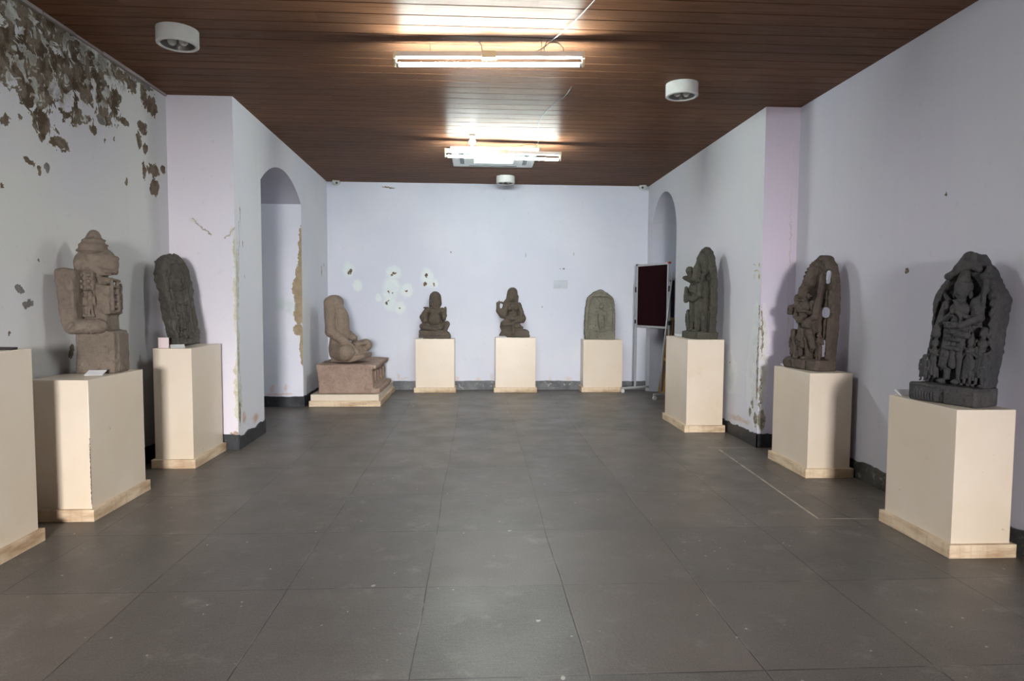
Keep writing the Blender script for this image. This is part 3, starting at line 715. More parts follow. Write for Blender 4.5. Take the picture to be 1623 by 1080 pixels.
# 2: pierced carved slab, middle of the right side
def pierced_slab():
    t = empty('stone_stele', (2.70, 5.06, .80), math.radians(-79), 'brown carved slab with see-through openings and rounded top, second plinth on the right', 'sculpture')
    out = [(-.19,.06),(-.185,.40),(-.185,.62),(-.15,.76),(-.08,.86),(.01,.915),(.08,.90),(.15,.82),(.19,.68),(.20,.45),(.19,.06)]
    P = [G(out, -.02, .055, .015)]
    for i in range(13):
        a = PI*(.08+.70*i/12); P.append(E((-.158*math.cos(a), -.018, .655+.215*math.sin(a)), (.014,.014,.014), k=.008))
    for i in range(7): P.append(C((.10+.012*(i%2), -.03, .15+i*.07), (.17, -.03, .15+i*.07), .006, k=.004))
    P += [C((.165,-.03,.1),(.17,-.03,.62),.012), C((.13,-.03,.1),(.135,-.03,.62),.010)]
    for u, z0, z1, r in ((.115,.70,.77,.022), (.11,.44,.475,.028), (.10,.12,.22,.022), (-.075,.60,.61,.02), (-.12,.30,.36,.022)):
        for q in range(6):
            z = z0+(z1-z0)*q/5; P.append(C((u+.10,-.10,z), (u-.11,.09,z), r, k=.006, op='-'))
    sculpt('back_slab', P, ST_brown, t, .006, .006, seed=11, nf=40)
    P = [G([(-.22,0),(-.235,.05),(-.20,.085),(.19,.085),(.195,0)], -.12, .06, .02), B((.13,-.10,.04),(.06,.035,.04),rd=.014), B((-.02,-.115,.042),(.07,.025,.038),rd=.01), E((-.19,-.08,.045),(.05,.05,.045))]
    sculpt('base', P, ST_brown, t, .006, .004, seed=12, zmin=0)
    P = standing(-.03, .075, .66, y=-.07, d=1.1, arms='none', wide=1.0, lean=-1)
    P += [E((-.02,-.025,.70),(.12,.02,.12),k=.02), C((-.02,-.07,.70),(-.02,-.05,.80),.05,.032,k=.015), E((.0,-.03,.32),(.10,.04,.26),k=.02), C((-.11,-.08,.52),(-.13,-.09,.42),.028,.024), C((-.13,-.09,.42),(-.05,-.13,.38),.024,.02),
          C((-.10,-.06,.54),(-.17,-.09,.50),.022,.018), B((-.185,-.10,.47),(.02,.03,.04),rd=.015), E((-.185,-.10,.47),(.008,.05,.012),k=.004,op='-'), E((-.15,-.07,.56),(.03,.03,.04)),
          C((.09,-.07,.53),(.11,-.10,.42),.028,.024), C((.11,-.10,.42),(.045,-.13,.38),.023,.02), B((.05,-.125,.355),(.035,.03,.03),rd=.014), C((.09,-.06,.55),(.105,-.06,.66),.024,.02), C((.105,-.06,.66),(.085,-.05,.74),.02,.018),
          C((-.06,-.12,.40),(.06,-.125,.355),.02,.018), C((-.05,-.10,.36),(-.06,-.09,.2),.024,.018), C((.05,-.10,.30),(.09,-.09,.18),.03,.024), C((-.10,-.085,.26),(-.04,-.12,.23),.012,.012), E((0,-.14,.46),(.06,.02,.012))]
    sculpt('deity_figure', P, ST_brown, t, .0058, .004, seed=13)
    sculpt('attendant_figure', standing(-.155, .075, .24, y=-.075, arms='down', crown=False, wide=1.35)+[B((-.16,-.07,.27),(.028,.03,.045),rd=.02)], ST_brown, t, .0055, .003, seed=14)
    sculpt('attendant_figure', standing(.12, .075, .25, y=-.06, arms='none', crown=False, wide=1.15), ST_brown, t, .0055, .003, seed=15)
    return t
t = pierced_slab()
for c in t.children:
    if c.name.split('.')[0] != 'base': tilt(c, -2)

# 3: tall stele at the right pier
def pier_stele():
    t = empty('stone_stele', (2.385, 6.74, .953), math.radians(-83), 'dark green-grey pointed stele seen almost side-on, by the right pier', 'sculpture')
    out = [(-.19,.06),(-.20,.42),(-.185,.68),(-.13,.83),(-.05,.935),(.01,.965),(.08,.91),(.15,.80),(.19,.62),(.195,.40),(.18,.06)]
    P = [G(out, -.02, .06, .018)]
    P += [E((.11,0,.50),(.014,.1,.014),k=.006,op='-'), E((.12,0,.315),(.022,.1,.026),k=.008,op='-')]
    P += [G([(-.14,.70),(-.10,.83),(0,.92),(.10,.83),(.14,.70),(.09,.66),(-.09,.66)], -.055, 0, .015)]
    sculpt('back_slab', P, ST_green, t, .006, .009, seed=21, nf=30)
    sculpt('base', [B((0,-.04,.037),(.19,.115,.037),rd=.01), B((0,-.145,.03),(.12,.02,.028),rd=.008)], ST_green, t, .006, .003, seed=22, zmin=0)
    P = standing(0, .07, .70, y=-.075, d=1.2, arms='none', wide=1.05)+[E((0,-.04,.42),(.13,.05,.33),k=.02), C((0,-.08,.72),(0,-.07,.78),.05,.03), G([(-.12,.07),(-.13,.60),(.13,.60),(.12,.07)],-.06,0,.02)]
    P += [C((-.10,-.08,.56),(-.13,-.12,.46),.030,.026), C((-.13,-.12,.46),(-.105,-.15,.45),.028,.026), C((-.10,-.155,.40),(-.10,-.155,.53),.026,.018), C((-.10,-.08,.44),(-.10,-.15,.44),.026,.024),
          C((.10,-.10,.56),(.14,-.12,.45),.028,.024), C((.14,-.12,.45),(.06,-.15,.40),.022,.018),
          C((-.09,-.08,.60),(-.12,-.14,.63),.028,.024), E((-.12,-.155,.64),(.03,.035,.022)), E((-.10,-.12,.72),(.04,.042,.042)), C((-.10,-.12,.70),(-.09,-.09,.63),.03,.032), C((.09,-.08,.58),(.14,-.08,.66),.024,.02), E((.15,-.07,.70),(.03,.03,.035)),
          C((-.06,-.13,.43),(.06,-.13,.43),.014), E((0,-.11,.41),(.10,.05,.03)), C((-.05,-.09,.38),(-.055,-.09,.12),.046,.034), C((.05,-.09,.38),(.055,-.09,.12),.046,.034)]
    sculpt('deity_figure', P, ST_green, t, .0058, .004, seed=23)
    sculpt('attendant_figure', standing(-.15, .07, .26, y=-.10, arms='down', crown=False, wide=1.2), ST_green, t, .0055, .003, seed=24)
    sculpt('attendant_figure', standing(.15, .07, .24, y=-.08, arms='none', crown=False, wide=1.1), ST_green, t, .0055, .003, seed=25)
    return t
pier_stele()

# 4: narrow leaning slab on the left
def leaning_slab():
    t = empty('stone_stele', (-2.385, 5.40, .958), math.radians(68), 'dark worn slab with rounded notched top leaning back on the narrow left plinth', 'sculpture')
    out = [(-.125,0),(-.145,.18),(-.165,.40),(-.172,.60),(-.135,.70),(-.06,.745),(-.015,.75),(-.005,.735),(.005,.75),(.07,.735),(.14,.66),(.165,.55),(.165,.15),(.175,.12),(.178,.06),(.15,0)]
    P = [G(out, -.05, .06, .014)]
    P += [G([(-.10,.06),(-.12,.50),(-.05,.66),(.06,.67),(.12,.54),(.12,.06)], -.2, -.036, .008, op='-', k=.01)]
    sculpt('slab', P, ST_dark, t, .006, .011, seed=31, nf=32, zmin=0)
    P = standing(.0, .05, .56, y=-.018, d=.5, arms='down', wide=.95)
    P += [C((-.09,-.04,.1),(-.095,-.04,.45),.012), C((.09,-.04,.1),(.095,-.04,.5),.012)]
    for i in range(7): P.append(E((-.07+.02*(i%3), -.04, .08+.045*i), (.02,.015,.016), k=.006))
    sculpt('relief_figure', P, ST_dark, t, .0058, .009, seed=32, nf=30)
    return t
t = leaning_slab(); t.scale = (.82, .95, 1.0); t.rotation_euler = (Matrix.Rotation(math.radians(68), 3, 'Z') @ Matrix.Rotation(math.radians(-10), 3, 'X')).to_euler()

# 5: headless seated figure in the left corner, on its stone block
def headless():
    s = 8.6/1027.1/5.4; f = lambda x, y, d=0: ((x-360)*s, d*s, (665-y)*s); R = lambda v: v*s
    t = empty('seated_statue', (-1.715, 8.62, .532), 0, 'headless brown stone figure seated on the red block in the left corner', 'sculpture')
    P = [C(f(245,165,-20), f(245,165,75), R(62), k=.05), C(f(250,200,20), f(285,400,20), R(68), R(76), k=.05), C(f(240,170,90), f(262,330,95), R(40), R(30), k=.03),
         E(f(315,330,10), (R(55),R(85),R(120)), k=.05), E(f(300,440,10), (R(80),R(95),R(80)), k=.04), E(f(300,570,10), (R(85),R(120),R(85)), k=.05), E(f(250,540,10), (R(40),R(90),R(100)), k=.04),
         C(f(230,165,-62), f(247,405,-88), R(46), R(42), k=.012), C(f(250,412,-88), f(345,478,-82), R(42), R(36), k=.03), C(f(345,478,-82), f(435,560,-40), R(36), R(22), k=.012), E(f(445,570,-30), (R(32),R(30),R(22)), k=.012),
         C(f(300,400,105), f(400,470,70), R(32), R(26), k=.012), E(f(405,465,20), (R(34),R(50),R(26)), k=.02),
         C(f(300,590,-60), f(375,585,-120), R(72), R(68), k=.03), E(f(385,580,-110), (R(70),R(60),R(66)), k=.02), C(f(400,610,-80), f(490,600,40), R(38), R(34), k=.02),
         C(f(330,580,70), f(490,530,95), R(62), R(50), k=.03), E(f(500,528,90), (R(48),R(48),R(48)), k=.02), C(f(440,560,0), f(480,585,60), R(36), R(30), k=.02),
         E(f(455,515,40), (R(60),R(40),R(20)), k=.02)]
    sculpt('figure', P, ST_tan, t, .0085, .004, seed=41, nf=14)
    P = [G([f(x,y)[0::2] for x, y in ((250,665),(262,620),(330,605),(470,600),(540,592),(545,625),(420,665))], -R(120), R(120), .02), C(f(430,645,-90), f(530,600,60), R(14), k=.01)]
    sculpt('drapery_seat', P, ST_tan, t, .008, .004, seed=42, nf=14, zmin=0)
    t.rotation_euler[2] = math.radians(-6)
headless()
def stone_block():
    t = empty('stone_block', (-1.66, 8.83, .15), 0, 'red sandstone block with carved end panels on the low corner platform', 'block')
    P = [G([(-.355,0),(-.35,.10),(-.375,.30),(-.388,.345),(-.38,.375),(.33,.375),(.345,.34),(.33,.30),(.335,.07),(.375,.05),(.38,0)], -.57, .55, .02),
         B((.37,0,.035),(.05,.55,.035),rd=.015), E((.0,.5,.33),(.36,.2,.05),k=.03), B((.345,0,.34),(.03,.55,.03),rd=.015)]
    for y0 in (-.44,-.2,.04,.28): P.append(B((.345,y0+.1,.2),(.04,.075,.085),rd=.01,k=.01,op='-'))
    for y0 in (-.44,-.2,.04,.28): P.append(B((.325,y0+.1,.2),(.016,.035,.07),rd=.01,k=.01))
    P += [B((.285,-.575,.2),(.045,.01,.14),rd=.006,k=.004,op='+')]
    o = sculpt('block', P, ST_red, t, .011, .009, seed=43, nf=10, zmin=.003)
    return t
def flatten(t, name):       # a thing of one piece is a single mesh object
    o = t.children[0]; o.parent = None; o.location = t.location; o.rotation_euler = t.rotation_euler; o.name = name
    for k in ('label','category','group'):
        if k in t: o[k] = t[k]
    bpy.data.objects.remove(t); o.name = name; return o
flatten(stone_block(), 'stone_block')

# 6: broad seated figure, back wall left
def seated_left():
    s = 9.6/1027.1/11.36; f = lambda x, y, d=0: ((x-440)*s, d*s, (990-y)*s); R = lambda v: v*s
    t = empty('seated_statue', (-.634, 9.62, .785), 0, 'dark stone pot-bellied long-haired seated figure, leftmost of the three at the back wall', 'sculpture')
    K = R(16)
    P = [C(f(450,250,20), f(450,355,30), R(104), R(114), k=K), E(f(430,345,-70), (R(56),R(40),R(88)), k=R(10)), E(f(432,345,-112), (R(12),R(16),R(30)), k=R(6)), C(f(370,330,-40), f(365,410,-30), R(26), R(22), k=R(8)), C(f(500,330,-40), f(505,415,-30), R(26), R(22), k=R(8)), E(f(440,250,-50),(R(80),R(40),R(50)),k=K), E(f(435,420,-75), (R(26),R(22),R(30)), k=R(8))]
    P += [E(f(440,500,0), (R(130),R(75),R(78)), k=R(30)), E(f(435,650,-35), (R(112),R(100),R(128)), k=R(30)), E(f(400,510,-55),(R(50),R(25),R(32)),k=R(20)), E(f(485,510,-55),(R(50),R(25),R(32)),k=R(20))]
    P += [C(f(310,480,0), f(218,600,0), R(48), R(44), k=K), C(f(218,610,-10), f(250,690,-70), R(42), R(34), k=K), E(f(270,650,-75),(R(24),R(24),R(52)),k=R(8)), C(f(285,610,-70),f(290,680,-80),R(18),R(20),k=R(6)), C(f(250,440,10), f(310,450,10), R(12), R(20), k=R(8))]
    P += [C(f(575,480,0), f(618,580,0), R(46), R(40), k=K), C(f(618,590,-20), f(630,470,-60), R(36), R(26), k=K), E(f(632,450,-60), (R(24),R(22),R(34)), k=R(6)), C(f(595,500,-50),f(600,630,-50),R(20),R(24),k=R(8))]
    P += [C(f(360,770,-20), f(225,770,-60), R(56), R(52), k=K), C(f(225,790,-80), f(430,820,-140), R(42), R(34), k=K), E(f(470,835,-150),(R(48),R(32),R(20)),k=R(8)), C(f(520,800,-20), f(662,722,-60), R(60), R(50), k=K), C(f(668,730,-75), f(635,850,-110), R(46), R(32), k=K), E(f(610,875,-125),(R(42),R(40),R(18)),k=R(8)), E(f(440,800,-20),(R(150),R(90),R(60)),k=K)]
    P += [E(f(435,780,-115),(R(90),R(24),R(14)),k=R(5)), E(f(440,445,-60),(R(75),R(28),R(10)),k=R(5))]
    P += [E(f(430,640,70),(R(195),R(60),R(190)),k=K), C(f(300,500,20),f(240,660,10),R(50),R(46),k=K), C(f(580,500,20),f(600,640,20),R(44),R(42),k=K)]
    sculpt('figure', P, ST_seat, t, .0058, .003, seed=51, nf=34)
    P = [G([f(x,y)[0::2] for x, y in ((168,990),(168,838),(600,838),(650,860),(690,885),(722,930),(725,990))], -R(155), R(130), .012), B((f(440,0)[0], -R(150), f(0,925)[2]), (R(255),R(14),R(12)), rd=.006)]
    sculpt('base', P, ST_seat, t, .0065, .006, seed=52, zmin=0)
seated_left()
# 7: seated goddess, back wall middle
def goddess():
    s = 9.6/1027.1/10.8; f = lambda x, y, d=0: ((x-440)*s, d*s, (972-y)*s); R = lambda v: v*s
    t = empty('seated_statue', (.535, 9.62, .806), 0, 'brown stone seated goddess with one raised hand, middle statue at the back wall', 'sculpture')
    K = R(14)
    P = [C(f(415,205,15), f(415,300,25), R(88), R(104), k=K), E(f(425,290,-62), (R(54),R(36),R(78)), k=R(10)), E(f(427,292,-100), (R(11),R(14),R(26)), k=R(6)), C(f(350,280,-20), f(340,370,-10), R(30), R(26), k=K), C(f(495,270,-15), f(490,350,-10), R(26), R(24), k=K), C(f(330,330,0), f(290,370,0), R(30), R(24), k=K)]
    for i in range(7): P.append(C(f(350+i*22,150+abs(i-3)*8,-55-(3-abs(i-3))*12), f(340+i*25,225,-70-(3-abs(i-3))*8), R(7), R(7), k=R(5)))
    P += [E(f(425,450,0), (R(125),R(66),R(88)), k=R(24)), E(f(425,590,0), (R(82),R(58),R(90)), k=R(24)), E(f(368,478,-66), (R(42),R(42),R(44)), k=R(8)), E(f(475,470,-66), (R(42),R(42),R(44)), k=R(8)), C(f(420,400,-70),f(425,600,-80),R(10),k=R(6)), E(f(425,395,-62),(R(70),R(24),R(12)),k=R(6))]
    P += [C(f(305,410,0), f(268,560,-10), R(42), R(44), k=K), C(f(262,585,-10), f(180,520,-30), R(42), R(34), k=K), C(f(172,510,-35), f(166,410,-50), R(34), R(28), k=K), E(f(170,395,-55), (R(34),R(24),R(34)), k=R(8)), C(f(184,380,-55), f(188,350,-55), R(14), R(11), k=R(5)), C(f(210,372,-40), f(275,395,-10), R(16), R(22), k=R(8)), E(f(222,520,-35),(R(36),R(26),R(46)),k=R(10))]
    P += [C(f(530,410,0), f(575,530,-10), R(38), R(34), k=K), C(f(575,545,-20), f(560,620,-70), R(34), R(28), k=K), E(f(550,625,-75),(R(34),R(28),R(24)),k=R(8)), C(f(590,560,0), f(630,640,-20), R(26), R(22), k=R(8))]
    P += [E(f(440,650,-10), (R(165),R(95),R(52)), k=K), C(f(500,660,-40), f(600,655,-60), R(60), R(48), k=K), C(f(590,690,-60), f(460,700,-110), R(36), R(26), k=K), C(f(380,690,-20), f(255,735,-80), R(56), R(46), k=K), C(f(255,750,-90), f(400,745,-120), R(34), R(28), k=K), C(f(420,720,-110), f(425,900,-125), R(30), R(24), k=K), E(f(425,915,-135), (R(32),R(44),R(16)), k=R(6))]
    P += [E(f(430,520,55),(R(165),R(50),R(170)),k=K), C(f(300,430,10),f(268,600,0),R(48),R(52),k=K), C(f(240,600,-5),f(175,520,-20),R(46),R(40),k=K)]
    sculpt('figure', P, ST_seat, t, .0056, .003, seed=61, nf=34)
    P = [G([f(x,y)[0::2] for x, y in ((240,862),(205,800),(215,735),(280,715),(540,725),(560,770),(600,800),(590,862))], -R(95), R(110), .01), C(f(235,800,-95), f(540,800,-95), R(14), k=R(6)),
         G([f(x,y)[0::2] for x, y in ((188,940),(240,860),(560,850),(640,838),(690,880),(705,930),(702,972),(300,972),(290,940))], -R(140), R(120), .012), E(f(640,890,-60), (R(62),R(70),R(52)), k=K), C(f(300,945,-138), f(700,945,-138), R(14), k=R(6))]
    sculpt('throne', P, ST_seat, t, .0062, .006, seed=62, zmin=0)
goddess()
# 8: arched grey slab, back wall right
def arched_slab():
    s = 9.6/1027.1/10.8; f = lambda x, y, d=0: ((x-443)*s, d*s, (1003-y)*s); R = lambda v: v*s
    t = empty('stone_stele', (1.825, 9.62, .778), 0, 'mottled grey-green slab with arched top and shallow standing figure, rightmost at the back wall', 'sculpture')
    o1 = [(182,1003),(180,600),(203,390),(225,280),(330,190),(445,140),(540,185),(650,270),(690,380),(706,600),(706,1003)]
    o2 = [(225,860),(232,600),(250,400),(275,310),(310,268),(590,268),(628,320),(645,400),(655,600),(655,860),(600,870),(445,850),(300,870)]
    P = [G([f(*p)[0::2] for p in o1], -R(70), R(70), .012), G([f(*p)[0::2] for p in o2], -R(120), -R(36), .006, op='-', k=.006), G([f(*p)[0::2] for p in [(330,238),(445,180),(560,238)]], -R(120), -R(60), .004, op='-', k=.006)]
    sculpt('slab', P, ST_slab, t, .006, .007, seed=71, nf=30, zmin=0)
    K = R(10)
    P = [E(f(460,435,-55),(R(42),R(34),R(48)),k=K), E(f(460,390,-50),(R(24),R(24),R(20)),k=K), E(f(460,545,-50),(R(78),R(30),R(55)),k=K), E(f(460,630,-50),(R(52),R(28),R(70)),k=K), C(f(390,530,-50),f(382,650,-50),R(20),R(18),k=K), C(f(382,650,-50),f(400,760,-55),R(17),R(12),k=K), C(f(530,530,-50),f(540,650,-50),R(20),R(18),k=K), C(f(540,650,-50),f(522,760,-55),R(17),R(12),k=K),
         C(f(438,690,-50),f(445,850,-50),R(28),R(20),k=R(4)), C(f(486,690,-50),f(486,850,-50),R(28),R(20),k=R(4)), E(f(465,868,-62),(R(60),R(24),R(14)),k=K), C(f(360,590,-48),f(372,700,-48),R(14),R(10),k=K), E(f(300,860,-50),(R(60),R(18),R(30)),k=K), E(f(600,860,-50),(R(50),R(18),R(30)),k=K), C(f(360,470,-48),f(410,460,-48),R(8),k=K), C(f(510,470,-48),f(560,460,-48),R(8),k=K)]
    sculpt('relief_figure', P, ST_slab, t, .0058, .003, seed=72)
arched_slab()
# 9: animal-headed statue, left
def animal_headed():
    s = .00101; f = lambda x, y, d=0: ((x-354)*s, d*s, (972-y)*s); R = lambda v: v*s
    t = empty('animal_headed_statue', (-2.464, 4.39, .847), math.radians(4), 'brown stone statue with animal head and conical cap in profile, on the left side', 'sculpture')
    P = [G([f(x,y)[0::2] for x, y in ((238,972),(238,690),(395,690),(470,700),(470,972))], -R(100), R(98), .012), C(f(384,720,-101), f(384,960,-101), R(4), k=.003, op='-'),
         B((f(470,0)[0], R(20), f(0,842)[2]), (R(8),R(72),R(122)), rd=.006), C(f(478,860,-70), f(478,960,60), R(4), k=.003, op='-')]
    for i in range(6): P.append(C(f(240,760+i*34,-60), f(240,770+i*34,60), R(6), k=.004, op='-'))
    sculpt('post_base', P, ST_sand, t, .006, .005, seed=81, zmin=0)
    P = [G([f(x,y)[0::2] for x, y in ((262,700),(262,330),(300,312),(350,316),(362,398),(405,404),(448,408),(448,590),(425,598),(425,705))], -R(95), R(92), .02), C(f(448,380,-60), f(452,560,-60), R(12), k=.01), C(f(448,380,10), f(455,570,10), R(14), k=.01), C(f(448,400,60), f(452,560,60), R(10), k=.01),
         C(f(400,360,-97), f(400,590,-97), R(5), k=.004, op='-'), C(f(300,705,-90), f(400,705,-90), R(12), k=.01)]
    P += [C(f(452,370+i*44,-40), f(456,380+i*44,30), R(10), k=.005) for i in range(5)]
    sculpt('torso', P, ST_sand, t, .006, .005, seed=82)
    P = [G([f(x,y)[0::2] for x, y in ((262,442),(262,322),(368,326),(368,442))], -R(122), -R(80), .01), G([f(x,y)[0::2] for x, y in ((262,605),(262,445),(366,445),(366,605))], -R(104), -R(80), .008)]
    for cx in (288, 345):
        P += [E(f(cx,466,-114),(R(17),R(16),R(18)),k=.004), C(f(cx,492,-114),f(cx,540,-114),R(18),R(13),k=.004), C(f(cx-8,545,-114),f(cx-10,598,-114),R(9),R(8),k=.003), C(f(cx+8,545,-114),f(cx+12,598,-114),R(9),R(8),k=.003), C(f(cx-20,488,-112),f(cx-24,530,-112),R(7),k=.003), C(f(cx+20,488,-112),f(cx+24,530,-112),R(7),k=.003)]
    for cx in (296, 342): P += [E(f(cx,y,-128),(R(18),R(14),R(18)),k=.005) for y in (346,384,420)]
    P += [B((f(316,0)[0],-R(110),f(0,604)[2]),(R(54),R(12),R(8)),rd=.004), C(f(316,450,-104),f(316,600,-104),R(5),k=.003)]
    sculpt('carved_panel', P, ST_sand, t, .005, .003, seed=83)
    f0 = f; f = lambda x, y, d=0: ((x+67-354)*s*.965, d*s, (972-y)*s*.985+.004)
    P = [G([f(x,y)[0::2] for x, y in ((107,316),(118,306),(160,300),(232,312),(234,560),(226,690),(212,712),(180,716),(158,700),(138,640))], -R(212), -R(88), .022)]
    P += [C(f(205,345,-212),f(222,400,-212),R(9),k=.004), C(f(188,350,-212),f(184,420,-212),R(7),k=.004), E(f(208,430,-212),(R(22),R(12),R(30)),k=.006), C(f(218,455,-212),f(218,545,-208),R(11),k=.006), C(f(165,520,-213),f(215,512,-213),R(7),k=.005), C(f(160,548,-213),f(215,538,-213),R(7),k=.005), C(f(150,500,-213),f(215,490,-213),R(5),k=.005), C(f(190,680,-213),f(212,650,-213),R(14),k=.008)]
    P += [C(f(200,668,-165), f(330,668,-110), R(46), R(44), k=.012)] + [E(f(x,668,-165+(x-200)*.42),(R(15),R(45),R(50)),k=.006) for x in (262,292,325)]
    sculpt('raised_forearm', P, ST_sand, t, .006, .005, seed=84)
    f = f0
    P = [E(f(300,262,0),(R(94),R(86),R(92)),k=.02), C(f(285,310,0),f(330,318,0),R(72),R(76),k=.02), E(f(385,240,0),(R(62),R(64),R(62)),k=.035), E(f(420,272,0),(R(48),R(52),R(54)),k=.02), C(f(370,322,0),f(440,318,0),R(30),R(24),k=.012), C(f(350,378,0),f(418,376,0),R(27),R(22),k=.012), C(f(310,360,0),f(345,400,0),R(50),R(50),k=.02), E(f(335,350,0),(R(70),R(72),R(40)),k=.02),
         B((f(438,0)[0],0,f(0,348)[2]),(R(60),R(90),R(7)),rd=.003,k=.004,op='-'),
         C(f(400,296,-46),f(458,302,-30),R(8),k=.005), C(f(395,318,-34),f(455,322,-22),R(8),k=.005), C(f(385,340,-40),f(430,338,-28),R(7),k=.005), C(f(330,300,-80),f(400,330,-40),R(7),k=.005), E(f(372,228,-58),(R(20),R(12),R(14)),k=.006), E(f(262,285,-84),(R(22),R(14),R(40)),k=.01), E(f(450,235,0),(R(18),R(30),R(16)),k=.01), C(f(232,320,-70),f(340,332,-78),R(10),k=.006)]
    sculpt('head', P, ST_sand, t, .0055, .004, seed=85)
    P = [C(f(322,96,0), f(316,165,0), R(40), R(82), k=.02), E(f(318,185,0),(R(98),R(94),R(20)),k=.012), C(f(324,90,0), f(324,76,0), R(36), R(26), k=.01), C(f(300,100,-40), f(290,170,-72), R(6), k=.004), C(f(340,100,-42), f(352,170,-72), R(6), k=.004), E(f(318,150,0),(R(86),R(84),R(12)),k=.012), E(f(321,118,0),(R(66),R(64),R(10)),k=.012)]
    sculpt('conical_cap', P, ST_sand, t, .0055, .004, seed=86)
animal_headed()
# ------------------------------------------------------------------ labels on the plinths
def card(name, x, y, z, rz, w, d, tx, label, mat=None, h=.004):
    o = MB().box(-w/2, w/2, -d/2, d/2, 0, h).build(name, mat or M_card)
    o.location = (x, y, z+.0015+abs(math.sin(tx))*d/2); o.rotation_euler = (tx, 0, rz); return tag(o, label, 'label')
card('label_card', -2.405, 4.20, .848, .1, .105, .07, .35, 'small white card lying before the animal-headed statue')
card('label_card', -2.36, 5.225, .948, .5, .10, .06, .35, 'small white card at the foot of the leaning dark slab')
o = MB().box(-.04, .04, -.004, .004, 0, .082, .001).build('card_block', M_pink); o.location = (-2.462, 5.215, .948); tag(o, 'pale pink square card standing left of the leaning dark slab', 'label')
card('label_card', -.84, 9.488, .786, 0, .09, .025, .3, 'small clear-white card beside the pot-bellied seated figure')
card('label_card', .36, 9.496, .807, 0, .13, .05, .35, 'pale blue-white card beside the foot of the seated goddess')
card('label_card', 2.26, 7.13, .954, .2, .11, .07, .3, 'small white card behind the side-on stele near the felt board')
card('label_card', 2.58, 5.29, .802, .2, .07, .04, .4, 'small white card behind the carved slab with openings')
card('label_card', 2.55, 3.71, .781, .2, .12, .06, .5, 'small white card at the far end of the black stele plinth')
o = MB().box(-.045, .045, -.02, .02, 0, .012, .003).build('stone_chip', M_darkboard); o.location = (-2.45, 3.50, 1.061); tag(o, 'small dark fragment on top of the cropped plinth at the left edge', 'fragment')
t = empty('wall_plaque', (1.247, 9.767, 1.60), 0, 'small clear acrylic notice holder on the back wall above the arched slab', 'plaque')
pl = MB().box(-.108, .108, -.006, 0, -.066, .066, .002).build('plate', M_plaque, t)
mb = MB()
for a in (-.112, .108): mb.box(a, a+.004, -.009, 0, -.07, .07)
for a in (-.07, .066): mb.box(-.112, .112, -.009, 0, a, a+.004)
mb.build('frame', M_white, t)
for a, b_ in ((-.095,.055),(.095,.055),(-.095,-.055)):
    MB().lathe([(0,.0),(.005,.0),(.005,.004),(0,.004)], n=10).build('screw', M_steel, pl, M=Matrix.Translation((a,-.006,b_)) @ Matrix.Rotation(PI/2, 4, 'X'))

# ------------------------------------------------------------------ fluorescent fittings
def fitting(x0, y0, x1, y1, zb, label):
    a = Vector((x0, y0)); b = Vector((x1, y1)); c = (a+b)/2; L = (b-a).length; rz = math.atan2(b.y-a.y, b.x-a.x)
    t = empty('fluorescent_light', (c.x, c.y, zb), rz, label, 'light', 'fluorescent battens on the ceiling'); h = L/2
    MB().box(-h+.012, h-.012, -.022, .022, -.018, .018, .004).build('batten', M_white, t)
    for s in (-1, 1):
        mb = MB(); x = s*(h-.006)
        mb.box(x-.010, x+.010, -.024, .024, -.030, .021, .004); mb.box(x-.008, x+.008, -.016, .016, -.078, -.026, .005)
        mb.build('lamp_holder', M_cap, t)
    tb = MB().tube([(-h+.014,0,-.062),(h-.014,0,-.062)], .0135, 20).build('tube', M_tube, t, smooth=True)
    for s in (-1, 1): MB().tube([(s*(h-.032),0,-.062),(s*(h-.012),0,-.062)], .0142, 16).build('tube_cap', M_steel, tb)
    MB().box(-.05, .05, -.026, .026, -.026, .0215, .004).build('starter_cover', M_cap, t)
    for s in (-.62, .55):
        MB().tube([(s*h,0,.018),(s*h,0,H-zb)], .0022, 6).build('hanger_wire', M_wire, t)
    return t
fitting(-.562, 4.48, .705, 4.398, 2.972, 'lit fluorescent tube on a white batten, the nearer of two')
fitting(-.361, 7.16, .914, 7.24, 2.965, 'lit fluorescent tube on a white batten, the farther of two')
def cable(name, pts, r, mat, label):
    # smooth curve through the points
    P = [Vector(p) for p in pts]; out = []
    for i in range(len(P)-1):
        p0, p1, p2, p3 = P[max(i-1,0)], P[i], P[i+1], P[min(i+2,len(P)-1)]
        for j in range(8):
            t_ = j/8; out.append(.5*((2*p1)+(-p0+p2)*t_+(2*p0-5*p1+4*p2-p3)*t_*t_+(-p0+3*p1-3*p2+p3)*t_**3))
    out.append(P[-1]); return tag(MB().tube(out, r, 8).build(name, mat, smooth=True), label, 'cable')
cable('cable', [(.80,3.2,3.077),(.69,3.75,3.074),(.60,4.10,3.07),(.50,4.36,3.06),(.47,4.42,3.05),(.38,4.44,3.00),(.25,4.45,2.985),(.10,4.45,2.99),(.03,4.44,3.0),(.02,4.43,3.03),(-.005,4.42,3.055)], 0.0032, M_wirew, 'pale cable running over the ceiling to the nearer fluorescent batten')
cable('cable', [(.47,4.42,3.055),(.53,4.43,3.06),(.57,4.43,3.02),(.55,4.43,2.985),(.48,4.43,2.975),(.44,4.42,3.0),(.45,4.42,3.05),(.47,4.41,3.07)], .003, M_wire, 'grey cable loop beside the right half of the nearer batten')
cable('cable', [(.76,5.35,3.077),(.735,5.6,3.077),(.66,5.85,3.078),(.60,6.2,3.076),(.60,6.6,3.077),(.64,6.95,3.076),(.655,7.18,3.06),(.64,7.22,3.02),(.655,7.22,2.99)], .003, M_wire, 'grey cable on the ceiling between the two fluorescent battens')
